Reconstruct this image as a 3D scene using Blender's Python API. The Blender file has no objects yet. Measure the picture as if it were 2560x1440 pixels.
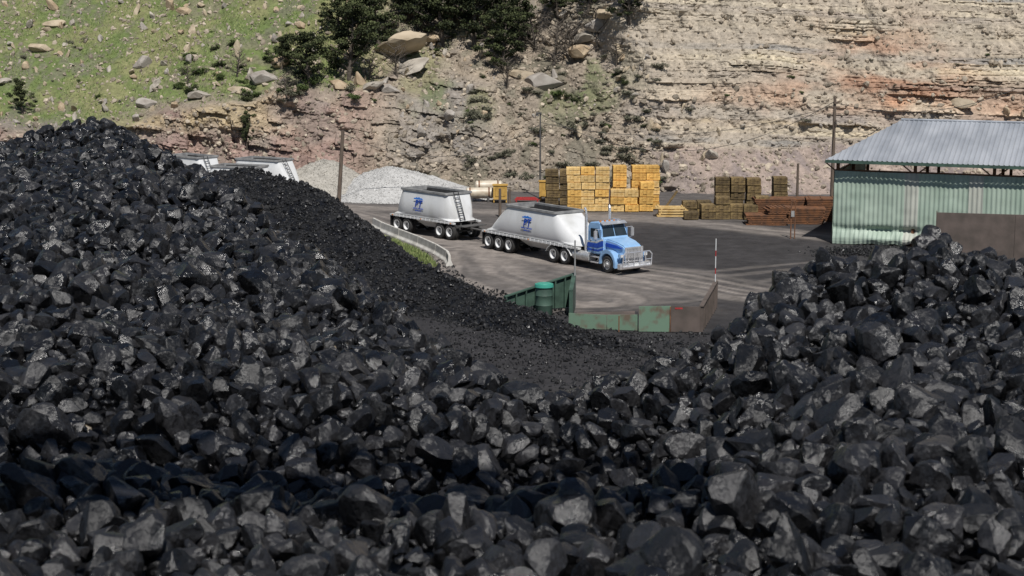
import bpy, bmesh, math, random
import numpy as np
from mathutils import Vector, Matrix
random.seed(7); rng = np.random.default_rng(7)
SC = bpy.context.scene
COL = SC.collection
# ------------------------------------------------------------------ noise
def h2(ix, iy, s=0):
    n = (np.asarray(ix).astype(np.int64)*374761393 + np.asarray(iy).astype(np.int64)*668265263 + s*974634777) & 0xffffffff
    n = ((n ^ (n >> 13))*1274126177) & 0xffffffff
    n = n ^ (n >> 16)
    n = (n*2246822519) & 0xffffffff
    n = n ^ (n >> 15)
    return (n & 0xffffff)/16777215.0
def vn(x, y, s=0):
    x = np.asarray(x, float); y = np.asarray(y, float)
    ix = np.floor(x); iy = np.floor(y); fx = x-ix; fy = y-iy
    fx = fx*fx*(3-2*fx); fy = fy*fy*(3-2*fy)
    a = h2(ix, iy, s); b = h2(ix+1, iy, s); c = h2(ix, iy+1, s); d = h2(ix+1, iy+1, s)
    return (a*(1-fx)+b*fx)*(1-fy)+(c*(1-fx)+d*fx)*fy
def fbm(x, y, s=0, o=4):
    r = 0; a = .5; t = 0
    for k in range(o):
        r = r+a*vn(x*2**k+k*17.3, y*2**k-k*9.1, s+k); t += a; a *= .5
    return r/t
def sm(a, b, x):
    t = np.clip((np.asarray(x, float)-a)/(b-a), 0, 1); return t*t*(3-2*t)
# ------------------------------------------------------------------ materials
def nodes(name):
    m = bpy.data.materials.new(name); m.use_nodes = True
    nt = m.node_tree; b = nt.nodes['Principled BSDF']; return m, nt, b
def pm(name, c1, c2=None, scale=4, rough=.6, bump=.0, bscale=30, metal=0, spec=.5, stretch=(1, 1, 1), lo=.35, hi=.65, tint=0):
    m, nt, b = nodes(name)
    if c2 is None: c2 = tuple(v*.8 for v in c1)
    tc = nt.nodes.new('ShaderNodeTexCoord'); mp = nt.nodes.new('ShaderNodeMapping')
    mp.inputs['Scale'].default_value = stretch
    nt.links.new(tc.outputs['Object'], mp.inputs[0])
    n = nt.nodes.new('ShaderNodeTexNoise'); n.inputs['Scale'].default_value = scale; n.inputs['Detail'].default_value = 6
    nt.links.new(mp.outputs[0], n.inputs['Vector'])
    r = nt.nodes.new('ShaderNodeValToRGB'); r.color_ramp.elements[0].position = lo; r.color_ramp.elements[1].position = hi
    r.color_ramp.elements[0].color = (*c2, 1); r.color_ramp.elements[1].color = (*c1, 1)
    nt.links.new(n.outputs[0], r.inputs[0])
    if tint > 0:
        oi = nt.nodes.new('ShaderNodeObjectInfo'); mr = nt.nodes.new('ShaderNodeMapRange'); mr.inputs[3].default_value = 1-tint; mr.inputs[4].default_value = 1+tint*.6
        nt.links.new(oi.outputs['Random'], mr.inputs[0]); vm = nt.nodes.new('ShaderNodeVectorMath'); vm.operation = 'SCALE'
        nt.links.new(r.outputs[0], vm.inputs[0]); nt.links.new(mr.outputs[0], vm.inputs['Scale']); nt.links.new(vm.outputs[0], b.inputs['Base Color'])
    else: nt.links.new(r.outputs[0], b.inputs['Base Color'])
    b.inputs['Roughness'].default_value = rough; b.inputs['Metallic'].default_value = metal
    b.inputs['Specular IOR Level'].default_value = spec
    if bump > 0:
        n2 = nt.nodes.new('ShaderNodeTexNoise'); n2.inputs['Scale'].default_value = bscale; n2.inputs['Detail'].default_value = 5
        nt.links.new(mp.outputs[0], n2.inputs['Vector'])
        bp = nt.nodes.new('ShaderNodeBump'); bp.inputs['Strength'].default_value = bump; bp.inputs['Distance'].default_value = .05
        nt.links.new(n2.outputs[0], bp.inputs['Height']); nt.links.new(bp.outputs[0], b.inputs['Normal'])
    return m
def attr_mat(name, attr='col', nscale=3, var=.25, bump=.4, bscale=8, rough=.9, bdist=.15, spec=.2):
    m, nt, b = nodes(name)
    a = nt.nodes.new('ShaderNodeAttribute'); a.attribute_name = attr
    tc = nt.nodes.new('ShaderNodeTexCoord')
    n = nt.nodes.new('ShaderNodeTexNoise'); n.inputs['Scale'].default_value = nscale; n.inputs['Detail'].default_value = 8; n.inputs['Roughness'].default_value = .65
    nt.links.new(tc.outputs['Object'], n.inputs['Vector'])
    mr = nt.nodes.new('ShaderNodeMapRange'); mr.inputs[1].default_value = .3; mr.inputs[2].default_value = .7
    mr.inputs[3].default_value = 1-var; mr.inputs[4].default_value = 1+var
    nt.links.new(n.outputs[0], mr.inputs[0])
    vm = nt.nodes.new('ShaderNodeVectorMath'); vm.operation = 'SCALE'
    nt.links.new(a.outputs['Color'], vm.inputs[0]); nt.links.new(mr.outputs[0], vm.inputs['Scale'])
    nt.links.new(vm.outputs[0], b.inputs['Base Color'])
    n2 = nt.nodes.new('ShaderNodeTexNoise'); n2.inputs['Scale'].default_value = bscale; n2.inputs['Detail'].default_value = 8
    nt.links.new(tc.outputs['Object'], n2.inputs['Vector'])
    bp = nt.nodes.new('ShaderNodeBump'); bp.inputs['Strength'].default_value = bump; bp.inputs['Distance'].default_value = bdist
    nt.links.new(n2.outputs[0], bp.inputs['Height']); nt.links.new(bp.outputs[0], b.inputs['Normal'])
    b.inputs['Roughness'].default_value = rough; b.inputs['Specular IOR Level'].default_value = spec
    return m
def coal_mat(name, bs=14, r0=.16, r1=.6, bump=.3, spec=.5, k=1.0, tilt=.0, cell=20):
    m, nt, b = nodes(name)
    L = nt.links.new
    a = nt.nodes.new('ShaderNodeAttribute'); a.attribute_name = 'v'
    tc = nt.nodes.new('ShaderNodeTexCoord')
    n = nt.nodes.new('ShaderNodeTexNoise'); n.inputs['Scale'].default_value = bs*.5; n.inputs['Detail'].default_value = 6
    L(tc.outputs['Object'], n.inputs['Vector'])
    ad = nt.nodes.new('ShaderNodeMath'); ad.operation = 'MULTIPLY'; L(a.outputs['Fac'], ad.inputs[0]); L(n.outputs[0], ad.inputs[1])
    r = nt.nodes.new('ShaderNodeValToRGB'); e = r.color_ramp.elements
    e[0].position = .08; e[0].color = (.006*k, .0062*k, .0072*k, 1); e[1].position = .5; e[1].color = (.032*k, .0315*k, .034*k, 1)
    x = e.new(.75); x.color = (.05*k, .047*k, .046*k, 1); y = e.new(.93); y.color = (.20, .165, .115, 1); e.new(.8).color = (.06, .052, .047, 1)
    L(ad.outputs[0], r.inputs[0]); L(r.outputs[0], b.inputs['Base Color'])
    n3 = nt.nodes.new('ShaderNodeTexNoise'); n3.inputs['Scale'].default_value = bs*.3; L(tc.outputs['Object'], n3.inputs['Vector'])
    mr = nt.nodes.new('ShaderNodeMapRange'); mr.inputs[1].default_value = .36; mr.inputs[2].default_value = .58
    mr.inputs[3].default_value = r0; mr.inputs[4].default_value = r1
    L(n3.outputs[0], mr.inputs[0]); L(mr.outputs[0], b.inputs['Roughness'])
    n2 = nt.nodes.new('ShaderNodeTexNoise'); n2.inputs['Scale'].default_value = bs*1.6; n2.inputs['Detail'].default_value = 9; n2.inputs['Roughness'].default_value = .7
    L(tc.outputs['Object'], n2.inputs['Vector'])
    bp = nt.nodes.new('ShaderNodeBump'); bp.inputs['Strength'].default_value = bump; bp.inputs['Distance'].default_value = .03
    L(n2.outputs[0], bp.inputs['Height'])
    if tilt > 0:   # small conchoidal fracture faces
        ge = nt.nodes.new('ShaderNodeNewGeometry')
        nw = nt.nodes.new('ShaderNodeTexNoise'); nw.inputs['Scale'].default_value = cell*.5; L(tc.outputs['Object'], nw.inputs['Vector'])
        wv = nt.nodes.new('ShaderNodeVectorMath'); wv.operation = 'MULTIPLY_ADD'; wv.inputs[1].default_value = (.07,)*3
        L(nw.outputs['Color'], wv.inputs[0]); L(tc.outputs['Object'], wv.inputs[2])
        acc = ge.outputs['Normal']
        for sc_, tl_ in ((cell, tilt), (cell*3.2, tilt*.8)):
            vo = nt.nodes.new('ShaderNodeTexVoronoi'); vo.inputs['Scale'].default_value = sc_; L(wv.outputs[0], vo.inputs['Vector'])
            s1 = nt.nodes.new('ShaderNodeVectorMath'); s1.operation = 'SUBTRACT'; s1.inputs[1].default_value = (.5,)*3; L(vo.outputs['Color'], s1.inputs[0])
            s2 = nt.nodes.new('ShaderNodeVectorMath'); s2.operation = 'SCALE'; s2.inputs['Scale'].default_value = tl_; L(s1.outputs[0], s2.inputs[0])
            s3 = nt.nodes.new('ShaderNodeVectorMath'); s3.operation = 'ADD'; L(acc, s3.inputs[0]); L(s2.outputs[0], s3.inputs[1]); acc = s3.outputs[0]
        s4 = nt.nodes.new('ShaderNodeVectorMath'); s4.operation = 'NORMALIZE'; L(acc, s4.inputs[0]); L(s4.outputs[0], bp.inputs['Normal'])
    L(bp.outputs[0], b.inputs['Normal'])
    b.inputs['Specular IOR Level'].default_value = spec
    return m
M = {}
M['coal'] = coal_mat('coal_material', 14, .17, .48, .38, .5, .78, .34, 13)
M['coalfar'] = coal_mat('coal_far_material', 6, .35, .7, .4, .4, .62)
M['hill'] = attr_mat('hillside_material', nscale=2.5, var=.3, bump=.8, bscale=3.5, bdist=.28)
M['ground'] = attr_mat('ground_material', nscale=1.2, var=.3, bump=.35, bscale=5, bdist=.06, rough=.85)
M['white'] = pm('white_trailer_paint', (.66, .665, .66), (.50, .50, .48), .9, .3, stretch=(1, 1, .35), lo=.3, hi=.55)
M['rim'] = pm('grey_trim_paint', (.34, .34, .33), (.2, .2, .2), 2, .5)
M['inside'] = pm('coal_stained_steel', (.06, .06, .06), (.03, .03, .03), 2, .8)
M['ltblue'] = pm('light_blue_paint', (.29, .48, .72), (.24, .41, .64), 2, .22)
M['blue'] = pm('blue_paint', (.012, .08, .50), (.012, .07, .40), 2, .25)
M['logoblue'] = pm('logo_blue', (.03, .22, .75), (.03, .2, .65), 2, .5)
M['black'] = pm('black_paint', (.015, .015, .017), (.03, .03, .03), 3, .5)
M['chrome'] = pm('chrome', (.9, .9, .91), (.76, .76, .77), 3, .26, metal=.7)
M['alu'] = pm('aluminium', (.72, .72, .71), (.5, .5, .49), 5, .35, metal=.6)
M['glass'] = pm('dark_glass', (.02, .03, .035), (.03, .04, .045), 2, .06, spec=.9)
M['lens'] = pm('lamp_lens', (.75, .75, .72), (.5, .5, .5), 8, .1)
M['amber'] = pm('amber_lens', (.7, .25, .02), (.6, .2, .02), 8, .2)
M['red'] = pm('red_paint', (.42, .04, .04), (.3, .03, .03), 8, .5)
M['tyre'] = pm('tyre_rubber', (.035, .033, .031), (.02, .02, .02), 8, .85)
M['frame'] = pm('dusty_frame', (.10, .095, .09), (.05, .05, .05), 3, .7)
M['wood'] = pm('yellow_timber', (.76, .47, .13), (.52, .29, .07), 3.5, .8, .2, 20, stretch=(1, .3, 1.6), tint=.18)
M['wood2'] = pm('pale_timber', (.76, .54, .24), (.56, .36, .12), 3.5, .8, .2, 20, stretch=(1, .3, 1.6), tint=.18)
M['wood3'] = pm('weathered_timber', (.22, .155, .065), (.09, .06, .028), 3.5, .85, .3, 20, stretch=(1, .3, 1.6), tint=.4)
M['rust'] = pm('rusty_steel', (.20, .085, .035), (.09, .045, .025), 3, .75, .2, 20)
M['brown'] = pm('brown_plate', (.12, .093, .08), (.075, .06, .05), 1.2, .7, .1, 20)
M['green'] = pm('green_sheet', (.38, .46, .38), (.29, .37, .30), .8, .55, stretch=(1, 1, .3))
M['greygreen'] = pm('faded_sheet', (.47, .48, .42), (.36, .38, .33), 1.2, .6, stretch=(1, 1, .3))
M['roof'] = pm('galvanised_roof', (.43, .45, .48), (.28, .30, .33), .6, .45, metal=.25, stretch=(1, .3, 1))
M['dgreen'] = pm('dark_green_steel', (.06, .11, .082), (.035, .065, .05), 2, .6, .1, 20)
M['pgreen'] = pm('pale_green_steel', (.14, .22, .155), (.14, .11, .08), 1.5, .6, .1, 20, lo=.35, hi=.5)
M['teal'] = pm('teal_lid', (.06, .34, .26), (.05, .28, .21), 2, .4)
M['conc'] = pm('pale_concrete', (.64, .62, .57), (.44, .42, .38), 1.5, .85, .2, 15)
M['pole'] = pm('weathered_pole', (.16, .12, .09), (.09, .07, .055), 3, .9, .3, 20, stretch=(3, 3, .4))
M['wire'] = pm('wire', (.05, .05, .05), None, 3, .6)
M['bark'] = pm('bark', (.12, .10, .08), (.06, .05, .04), 5, .95, .4, 15)
M['gravel1'] = attr_mat('gravel_beige', 'col', 6, .2, .5, 14, .9, .05)
M['yellow'] = pm('yellow_paint', (.58, .36, .09), (.42, .25, .06), 3, .5)
M['tank'] = pm('cream_tank', (.62, .56, .45), (.42, .34, .24), 1.5, .45)
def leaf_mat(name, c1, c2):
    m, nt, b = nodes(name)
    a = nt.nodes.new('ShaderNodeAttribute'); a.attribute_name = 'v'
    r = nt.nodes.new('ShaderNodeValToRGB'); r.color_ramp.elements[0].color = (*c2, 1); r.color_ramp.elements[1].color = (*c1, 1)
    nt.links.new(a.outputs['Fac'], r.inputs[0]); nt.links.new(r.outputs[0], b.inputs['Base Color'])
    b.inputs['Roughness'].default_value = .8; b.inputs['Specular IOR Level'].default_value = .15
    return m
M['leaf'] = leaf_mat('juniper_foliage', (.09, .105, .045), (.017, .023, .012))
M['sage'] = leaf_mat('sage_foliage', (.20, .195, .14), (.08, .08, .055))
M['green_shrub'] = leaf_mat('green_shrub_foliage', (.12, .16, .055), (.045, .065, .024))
M['grass'] = leaf_mat('grass_blades', (.28, .31, .13), (.10, .155, .045))
# ------------------------------------------------------------------ mesh helpers
def mk_mesh(name, V, F, mat, smooth=False, attrs=None):
    V = np.ascontiguousarray(V, dtype=np.float32); F = np.ascontiguousarray(F, dtype=np.int32)
    me = bpy.data.meshes.new(name)
    me.vertices.add(len(V)); me.vertices.foreach_set('co', V.ravel())
    k = F.shape[1]
    me.loops.add(F.size); me.loops.foreach_set('vertex_index', F.ravel())
    me.polygons.add(len(F)); me.polygons.foreach_set('loop_start', np.arange(0, F.size, k, dtype=np.int32))
    me.update(calc_edges=True)
    me.polygons.foreach_set('use_smooth', np.full(len(F), smooth, dtype=bool))
    if attrs:
        for an, data in attrs.items():
            data = np.asarray(data, dtype=np.float32)
            if data.ndim == 2:
                c = np.ones((len(V), 4), np.float32); c[:, :3] = data
                at = me.attributes.new(an, 'FLOAT_COLOR', 'POINT'); at.data.foreach_set('color', c.ravel())
            else:
                at = me.attributes.new(an, 'FLOAT', 'POINT'); at.data.foreach_set('value', data)
    me.materials.append(mat); me.validate()
    return me
def add(name, me, parent=None, loc=(0, 0, 0), rot=(0, 0, 0), scl=(1, 1, 1), **kw):
    o = bpy.data.objects.new(name, me); COL.objects.link(o)
    o.parent = parent; o.location = loc; o.rotation_euler = rot; o.scale = scl
    for k, v in kw.items(): o[k] = v
    return o
def grid_faces(nx, ny):
    i = np.arange(nx*ny).reshape(ny, nx)
    return np.stack([i[:-1, :-1], i[:-1, 1:], i[1:, 1:], i[1:, :-1]], -1).reshape(-1, 4)
class MB:
    def __init__(s): s.v = []; s.f = []
    def add(s, vs, fs):
        b = len(s.v); s.v += [tuple(p) for p in vs]; s.f += [tuple(b+i for i in f) for f in fs]; return s
    def box(s, x0, x1, y0, y1, z0, z1):
        return s.add([(x0,y0,z0),(x1,y0,z0),(x1,y1,z0),(x0,y1,z0),(x0,y0,z1),(x1,y0,z1),(x1,y1,z1),(x0,y1,z1)],
                     [(0,3,2,1),(4,5,6,7),(0,1,5,4),(1,2,6,5),(2,3,7,6),(3,0,4,7)])
    def cyl(s, p0, p1, r0, r1=None, n=10):
        if r1 is None: r1 = r0
        p0 = Vector(p0); p1 = Vector(p1); d = (p1-p0).normalized()
        a = d.orthogonal().normalized(); b = d.cross(a)
        vs = []
        for p, r in ((p0, r0), (p1, r1)):
            for i in range(n):
                t = 2*math.pi*i/n; vs.append(p+a*math.cos(t)*r+b*math.sin(t)*r)
        fs = [(i, (i+1) % n, n+(i+1) % n, n+i) for i in range(n)]+[tuple(range(n))[::-1], tuple(range(n, 2*n))]
        return s.add(vs, fs)
    def tube(s, pts, r, n=6):
        for a, b in zip(pts[:-1], pts[1:]): s.cyl(a, b, r, r, n)
        return s
    def prism_xz(s, poly, y0, y1, w=None):
        n = len(poly); w = w or [1]*n
        vs = [(x, y0*k, z) for (x, z), k in zip(poly, w)]+[(x, y1*k, z) for (x, z), k in zip(poly, w)]
        fs = [(i, (i+1) % n, n+(i+1) % n, n+i) for i in range(n)]+[tuple(range(n))[::-1], tuple(range(n, 2*n))]
        return s.add(vs, fs)
    def loft(s, rings, cap0=True, cap1=True):
        n = len(rings[0]); vs = [p for r in rings for p in r]; fs = []
        for k in range(len(rings)-1):
            for i in range(n): fs.append((k*n+i, k*n+(i+1) % n, (k+1)*n+(i+1) % n, (k+1)*n+i))
        if cap0: fs.append(tuple(range(n))[::-1])
        if cap1: fs.append(tuple(range((len(rings)-1)*n, len(rings)*n)))
        return s.add(vs, fs)
    def lathe_y(s, prof, n=24):
        vs = []; m = len(prof)
        for i in range(n):
            t = 2*math.pi*i/n
            for r, y in prof: vs.append((r*math.cos(t), y, r*math.sin(t)))
        fs = []
        for i in range(n):
            for j in range(m-1):
                a = i*m+j; b = ((i+1) % n)*m+j; fs.append((a, a+1, b+1, b))
        return s.add(vs, fs)
    def mesh(s, name, mat, bevel=0, smooth=False, seg=2):
        me = bpy.data.meshes.new(name); me.from_pydata(s.v, [], s.f)
        bm = bmesh.new(); bm.from_mesh(me)
        bmesh.ops.recalc_face_normals(bm, faces=bm.faces)
        if bevel > 0:
            ed = [e for e in bm.edges if e.is_manifold and e.calc_face_angle(0) > .5]
            bmesh.ops.bevel(bm, geom=ed, offset=bevel, segments=seg, affect='EDGES', clamp_overlap=True)
        for f in bm.faces: f.smooth = smooth
        if smooth:
            for e in bm.edges:
                if e.is_manifold and e.calc_face_angle(0) > .7: e.smooth = False
        bm.to_mesh(me); bm.free(); me.materials.append(mat); return me
    def obj(s, name, mat, parent=None, bevel=0, smooth=False, loc=(0, 0, 0), rot=(0, 0, 0), **kw):
        return add(name, s.mesh(name, mat, bevel, smooth), parent, loc, rot, **kw)
def empty(name, loc, rz=0, **kw):
    o = add(name, None, None, loc, (0, 0, rz), **kw); o.empty_display_size = .5; return o
def rock_tpl(sub, seed, nplanes=11, lo=.5, hi=.86, ell=(1, .8, .65), noise=.03):
    rr = np.random.default_rng(seed)
    bm = bmesh.new(); bmesh.ops.create_icosphere(bm, subdivisions=sub, radius=1)
    V = np.array([v.co[:] for v in bm.verts]); F = np.array([[v.index for v in f.verts] for f in bm.faces]); bm.free()
    V += rr.normal(0, noise, V.shape)
    for k in range(nplanes):
        n = rr.normal(size=3); n /= np.linalg.norm(n); d = rr.uniform(lo, hi)
        h = V@n-d; V -= np.outer(np.maximum(h, 0), n)
    V *= np.array(ell)*rr.uniform(.85, 1.15, 3)
    return V, F
def rand_rot(n, r):
    q = r.normal(size=(n, 4)); q /= np.linalg.norm(q, axis=1)[:, None]; w, x, y, z = q.T
    return np.stack([1-2*(y*y+z*z), 2*(x*y-z*w), 2*(x*z+y*w), 2*(x*y+z*w), 1-2*(x*x+z*z), 2*(y*z-x*w), 2*(x*z-y*w), 2*(y*z+x*w), 1-2*(x*x+y*y)], -1).reshape(-1, 3, 3)
def scatter(tpls, pos, size, r, v=None):
    idx = r.integers(0, len(tpls), len(pos)); VV = []; FF = []; AA = []; off = 0
    if v is None: v = r.uniform(0, 1, len(pos))
    for k, (V, F) in enumerate(tpls):
        m = idx == k; n = m.sum()
        if n == 0: continue
        R = rand_rot(n, r)
        W = np.einsum('nij,vj->nvi', R, V)*size[m][:, None, None]+pos[m][:, None, :]
        f = F[None]+(np.arange(n)*len(V))[:, None, None]+off
        VV.append(W.reshape(-1, 3)); FF.append(f.reshape(-1, 3)); AA.append(np.repeat(v[m], len(V))); off += n*len(V)
    return np.concatenate(VV), np.concatenate(FF), np.concatenate(AA)

# ================================================================== CAMERA, LIGHT
cam = bpy.data.cameras.new('camera'); co = bpy.data.objects.new('camera', cam); COL.objects.link(co)
co.location = (0, 0, 16); co.rotation_euler = (math.radians(90-9.615), 0, 0)
cam.lens = 59.77; cam.sensor_width = 36; cam.clip_end = 3000; cam.clip_start = .1
cam.dof.use_dof = True; cam.dof.focus_distance = 70; cam.dof.aperture_fstop = 4.0
SC.camera = co
sd = Vector((.22, -1, 0)).normalized(); el = math.radians(56)
sv = Vector((sd.x*math.cos(el), sd.y*math.cos(el), math.sin(el)))
sl = bpy.data.lights.new('sun', 'SUN'); sl.energy = 4.7; sl.angle = math.radians(.5); sl.color = (1, .965, .92)
so = bpy.data.objects.new('sun', sl); COL.objects.link(so); so.rotation_euler = sv.to_track_quat('Z', 'Y').to_euler(); so.location = (0, 0, 60)
w = bpy.data.worlds.new('World'); SC.world = w; w.use_nodes = True
nt = w.node_tree; sk = nt.nodes.new('ShaderNodeTexSky'); sk.sky_type = 'NISHITA'; sk.sun_disc = False
sk.sun_elevation = el; sk.sun_rotation = math.atan2(sd.x, sd.y); sk.altitude = 1800
bg = nt.nodes['Background']; bg.inputs[1].default_value = .06; nt.links.new(sk.outputs[0], bg.inputs[0])
SC.view_settings.view_transform = 'Standard'; SC.view_settings.look = 'None'; SC.view_settings.exposure = 0

# ================================================================== GROUND
def poly_dist(x, y, P):
    best = np.full(x.shape, 1e9); al = np.zeros(x.shape); sgn = np.zeros(x.shape); acc = 0
    for (a, b) in zip(P[:-1], P[1:]):
        ax, ay = a[:2]; dx, dy = b[0]-ax, b[1]-ay; L = math.hypot(dx, dy)
        t = np.clip(((x-ax)*dx+(y-ay)*dy)/L**2, 0, 1); qx = x-(ax+t*dx); qy = y-(ay+t*dy); d = np.hypot(qx, qy)
        m = d < best; best = np.where(m, d, best); al = np.where(m, acc+t*L, al); sgn = np.where(m, np.sign(dx*qy-dy*qx), sgn); acc += L
    return best, al, sgn
BR = [(-24, 113, 4.0), (-16.7, 108, 5.4), (-12.2, 103, 4.85), (-7.5, 95, 2.5), (-1.66, 87, 1.1), (3.26, 80, .5), (7.5, 75.5, -.1)]
def coalB(x, y):
    x = np.asarray(x, float); y = np.asarray(y, float)
    d, al, s = poly_dist(x, y, BR)
    L = [0]
    for a, b in zip(BR[:-1], BR[1:]): L.append(L[-1]+math.hypot(b[0]-a[0], b[1]-a[1]))
    zc = np.interp(al, L, [p[2] for p in BR])
    slope = np.where(s < 0, .40, .78)
    n = (fbm(x*.35, y*.35, 61, 3)-.5)*.8
    h = zc-np.sqrt(d*d+.35)*slope+.3+n*sm(0, 1.5, d+.4)
    return h
gx = np.unique(np.concatenate([np.linspace(-1500, -120, 12), np.linspace(-120, -30, 20), np.arange(-30, 45, .22), np.linspace(45, 120, 20), np.linspace(120, 1500, 12)]))
gy = np.unique(np.concatenate([np.linspace(-600, 20, 12), np.linspace(20, 66, 16), np.arange(66, 146, .22), np.linspace(146, 250, 12), np.linspace(250, 2200, 12)]))
X, Y = np.meshgrid(gx, gy)
inside = sm(60, 70, Y)*sm(150, 144, Y)*sm(-40, -28, X)*sm(50, 44, X)
Z = ((fbm(X*.12, Y*.12, 3, 3)-.5)*.18+(fbm(X*1.1, Y*1.1, 4, 3)-.5)*.05)*inside-.03*inside
n1 = fbm(X*.18, Y*.18, 11, 4); n2 = fbm(X*.9, Y*.9, 12, 4)
base = np.array([.098, .089, .084]); dark = np.array([.031, .030, .032]); light = np.array([.215, .19, .17])
c = np.ones(X.shape+(3,))*base
dk = sm(3, 9, X-(106-Y)*.25+(n1-.5)*10)*.85*sm(125, 117, Y+(n1-.5)*6-.1*X); dk = np.maximum(dk, sm(94, 86, Y-(n1-.5)*10+X*.2)*.97)
c = c*(1-dk[..., None])+dark*dk[..., None]
R1 = [(-18, 137), (-8.3, 118.5), (-1, 110), (6.2, 100.4), (13, 93), (24, 86), (50, 78)]
d, al, s = poly_dist(X, Y, R1); ds = d*s
st = fbm(ds*2.2+n1*2, al*.06, 21, 4)
lw = sm(4.0, 1.4, d+(n1-.5)*2.5)*(.15+1.1*sm(.3, .7, st))*np.where(X > 8, .8, 1)
d2, al2, s2 = poly_dist(X, Y, [(-14, 133), (0, 129), (10.7, 125), (21.5, 115.5), (30, 109)])
lw = np.maximum(lw, sm(2.6, .8, d2+(n1-.5)*1.5)*(.2+1.0*fbm(d2*s2*2.2, al2*.08, 22, 3)))
d3, al3, s3 = poly_dist(X, Y, [(-3.5, 108), (-2.6, 99), (0, 94), (4, 91)])
lw = np.maximum(lw, sm(4.8, 1.5, d3+(n1-.5)*3)*(.15+1.1*sm(.3, .7, fbm(d3*s3*1.6+n1, al3*.08, 23, 4))))
for arc in ([(-4, 104), (-1.5, 97), (3, 94.5), (9, 95), (18, 91)], [(-3, 106), (0.5, 99), (5, 96.2), (12, 95.4)], [(4, 92), (10, 98), (20, 104), (30, 104)], [(2, 90), (9, 91), (16, 97), (30, 99)]):
    d4, al4, s4 = poly_dist(X, Y, arc); lw = np.maximum(lw, sm(.55, .15, np.abs(d4-.9)+(n2-.5)*.5)*.36)
lw = np.clip(lw, 0, 1)
c = c*(1-lw[..., None])+light*lw[..., None]
c *= (.72+.56*n2)[..., None]
far = 1-inside; c = c*(1-far[..., None])+np.array([.16, .13, .09])*far[..., None]
mk = mk_mesh('ground', np.stack([X, Y, Z], -1).reshape(-1, 3), grid_faces(len(gx), len(gy)), M['ground'], True, {'col': c.reshape(-1, 3)})
add('ground', mk, kind='structure', label='dusty grey brown haul yard darkened by coal', category='ground')

# ================================================================== HILLSIDE  y = g(x,z)
def zcut(x): return np.interp(x, [-75, -43, -31, -24, -17, -8], [4.6, 4.8, 6.6, 7.6, 8.4, 9.2])+(fbm(x*.25, x*0, 5, 3)-.5)*2.2
def strat(x, z):
    return z+.03*x-.0004*(x-30)**2+(fbm(x*.06, z*.1, 31, 2)-.5)*1.3+(fbm(x*.8, z*.8, 36, 2)-.5)*.16
def hill(x, z, detail=True):
    x = np.asarray(x, float); z = np.asarray(z, float)
    L = sm(-7, -17, x); R = sm(7, 15, x+(z-6)*.5); C = np.clip(1-L-R, 0, 1)
    zc = zcut(x); zs = 3.9+(fbm(x*.12, x*0+3, 8, 3)-.5)*3.0
    yl = 145+.6*np.minimum(z, zc)+1.75*np.maximum(z-zc, 0)
    yc = 144+1.05*z+.5*np.maximum(z-9, 0)
    yr = 141.5+1.35*np.minimum(z, zs)+.74*np.maximum(z-zs, 0)
    y = L*yl+C*yc+R*yr
    G = L*sm(zc, zc+1, z)
    y = y+(fbm(x*.07, z*.1, 2, 3)-.5)*7*sm(-.5, 4, z)
    y = y+(np.abs(fbm(x*.32+z*.1, z*.07, 41, 3)-.5)*-2.6+.4)*sm(0, 3, z)*(1-.7*G)
    cut = L*sm(zc+.3, zc-.4, z)
    cl = R*sm(zs-.4, zs+.5, z)
    t = strat(x, z)
    lay = np.floor(t/.5); ft = t/.5-lay
    hard = (h2(lay, lay*0+3, 51) > .45)
    patch = sm(.40, .60, fbm(x*.17, t*.35, 52, 3))
    bx = x*(.6+.6*h2(lay, lay*0, 53))+lay*3.7+(fbm(x*.5, t, 59, 2)-.5)*1.5
    blk = h2(np.floor(bx), lay, 54); gap = sm(.0, .09, bx-np.floor(bx))*sm(1, .93, bx-np.floor(bx))
    pr = hard*(.26+.48*blk*gap)*np.where(ft > .12, 1, .25)*(.12+.88*patch)
    lay2 = np.floor(t/.17); pr2 = (h2(lay2, lay2*0+1, 56)-.5)*.14+(h2(np.floor(x*1.9+lay2*1.3), lay2, 57)-.5)*.16
    y = y-(cl*(pr+pr2*(.4+.6*patch)))
    y = y+cl*(1-patch)*(fbm(x*1.2, z*1.2, 79, 3)-.5)*.7
    wx = x+(fbm(x*.3, z*.3, 71, 2)-.5)*1.6; wz = z+.15*x+(fbm(x*.3, z*.3, 72, 2)-.5)*.8
    lzi = np.floor(wz/1.25); wx1 = wx+lzi*1.37
    b1 = h2(np.floor(wx1/2.3), lzi, 73); lz2 = np.floor(wz/.5); b2 = h2(np.floor((wx+lz2*.41)/.85), lz2, 74)
    b3 = h2(np.floor((wx+lz2*.2)/.35), np.floor(wz/.22), 75)
    rk = sm(.30, .5, fbm(x*.35, z*.45, 70, 3))
    rockm = (cut*.85+C*np.maximum(.45*sm(.45, .6, fbm(x*.15, z*.2, 76, 3)), 1.0*np.exp(-((x+7)/5)**2)*sm(9.6, 8.2, z)*sm(1.2, 2.5, z)))*(.35+.65*rk)
    y = y-rockm*(b1*1.3+b2*.55+b3*.15)
    soft = np.clip(1-cl*.7-rockm*.8, 0, 1)
    y = y+soft*(fbm(x*.9, z*1.2, 77, 4)-.5)*(1.0+1.0*C)+(fbm(x*3, z*4, 78, 3)-.5)*(.22+.25*C)
    return y, dict(L=L, R=R, C=C, zc=zc, zs=zs, cut=cut, cl=cl, t=t, hard=hard, patch=patch, ft=ft, lay=lay, b1=b1, b2=b2, rockm=rockm, blk=blk, gap=gap, rk=rk)
hx = np.concatenate([np.linspace(-130, -62, 60), np.arange(-61.9, 64, .12), np.linspace(64.3, 140, 70)])
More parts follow.
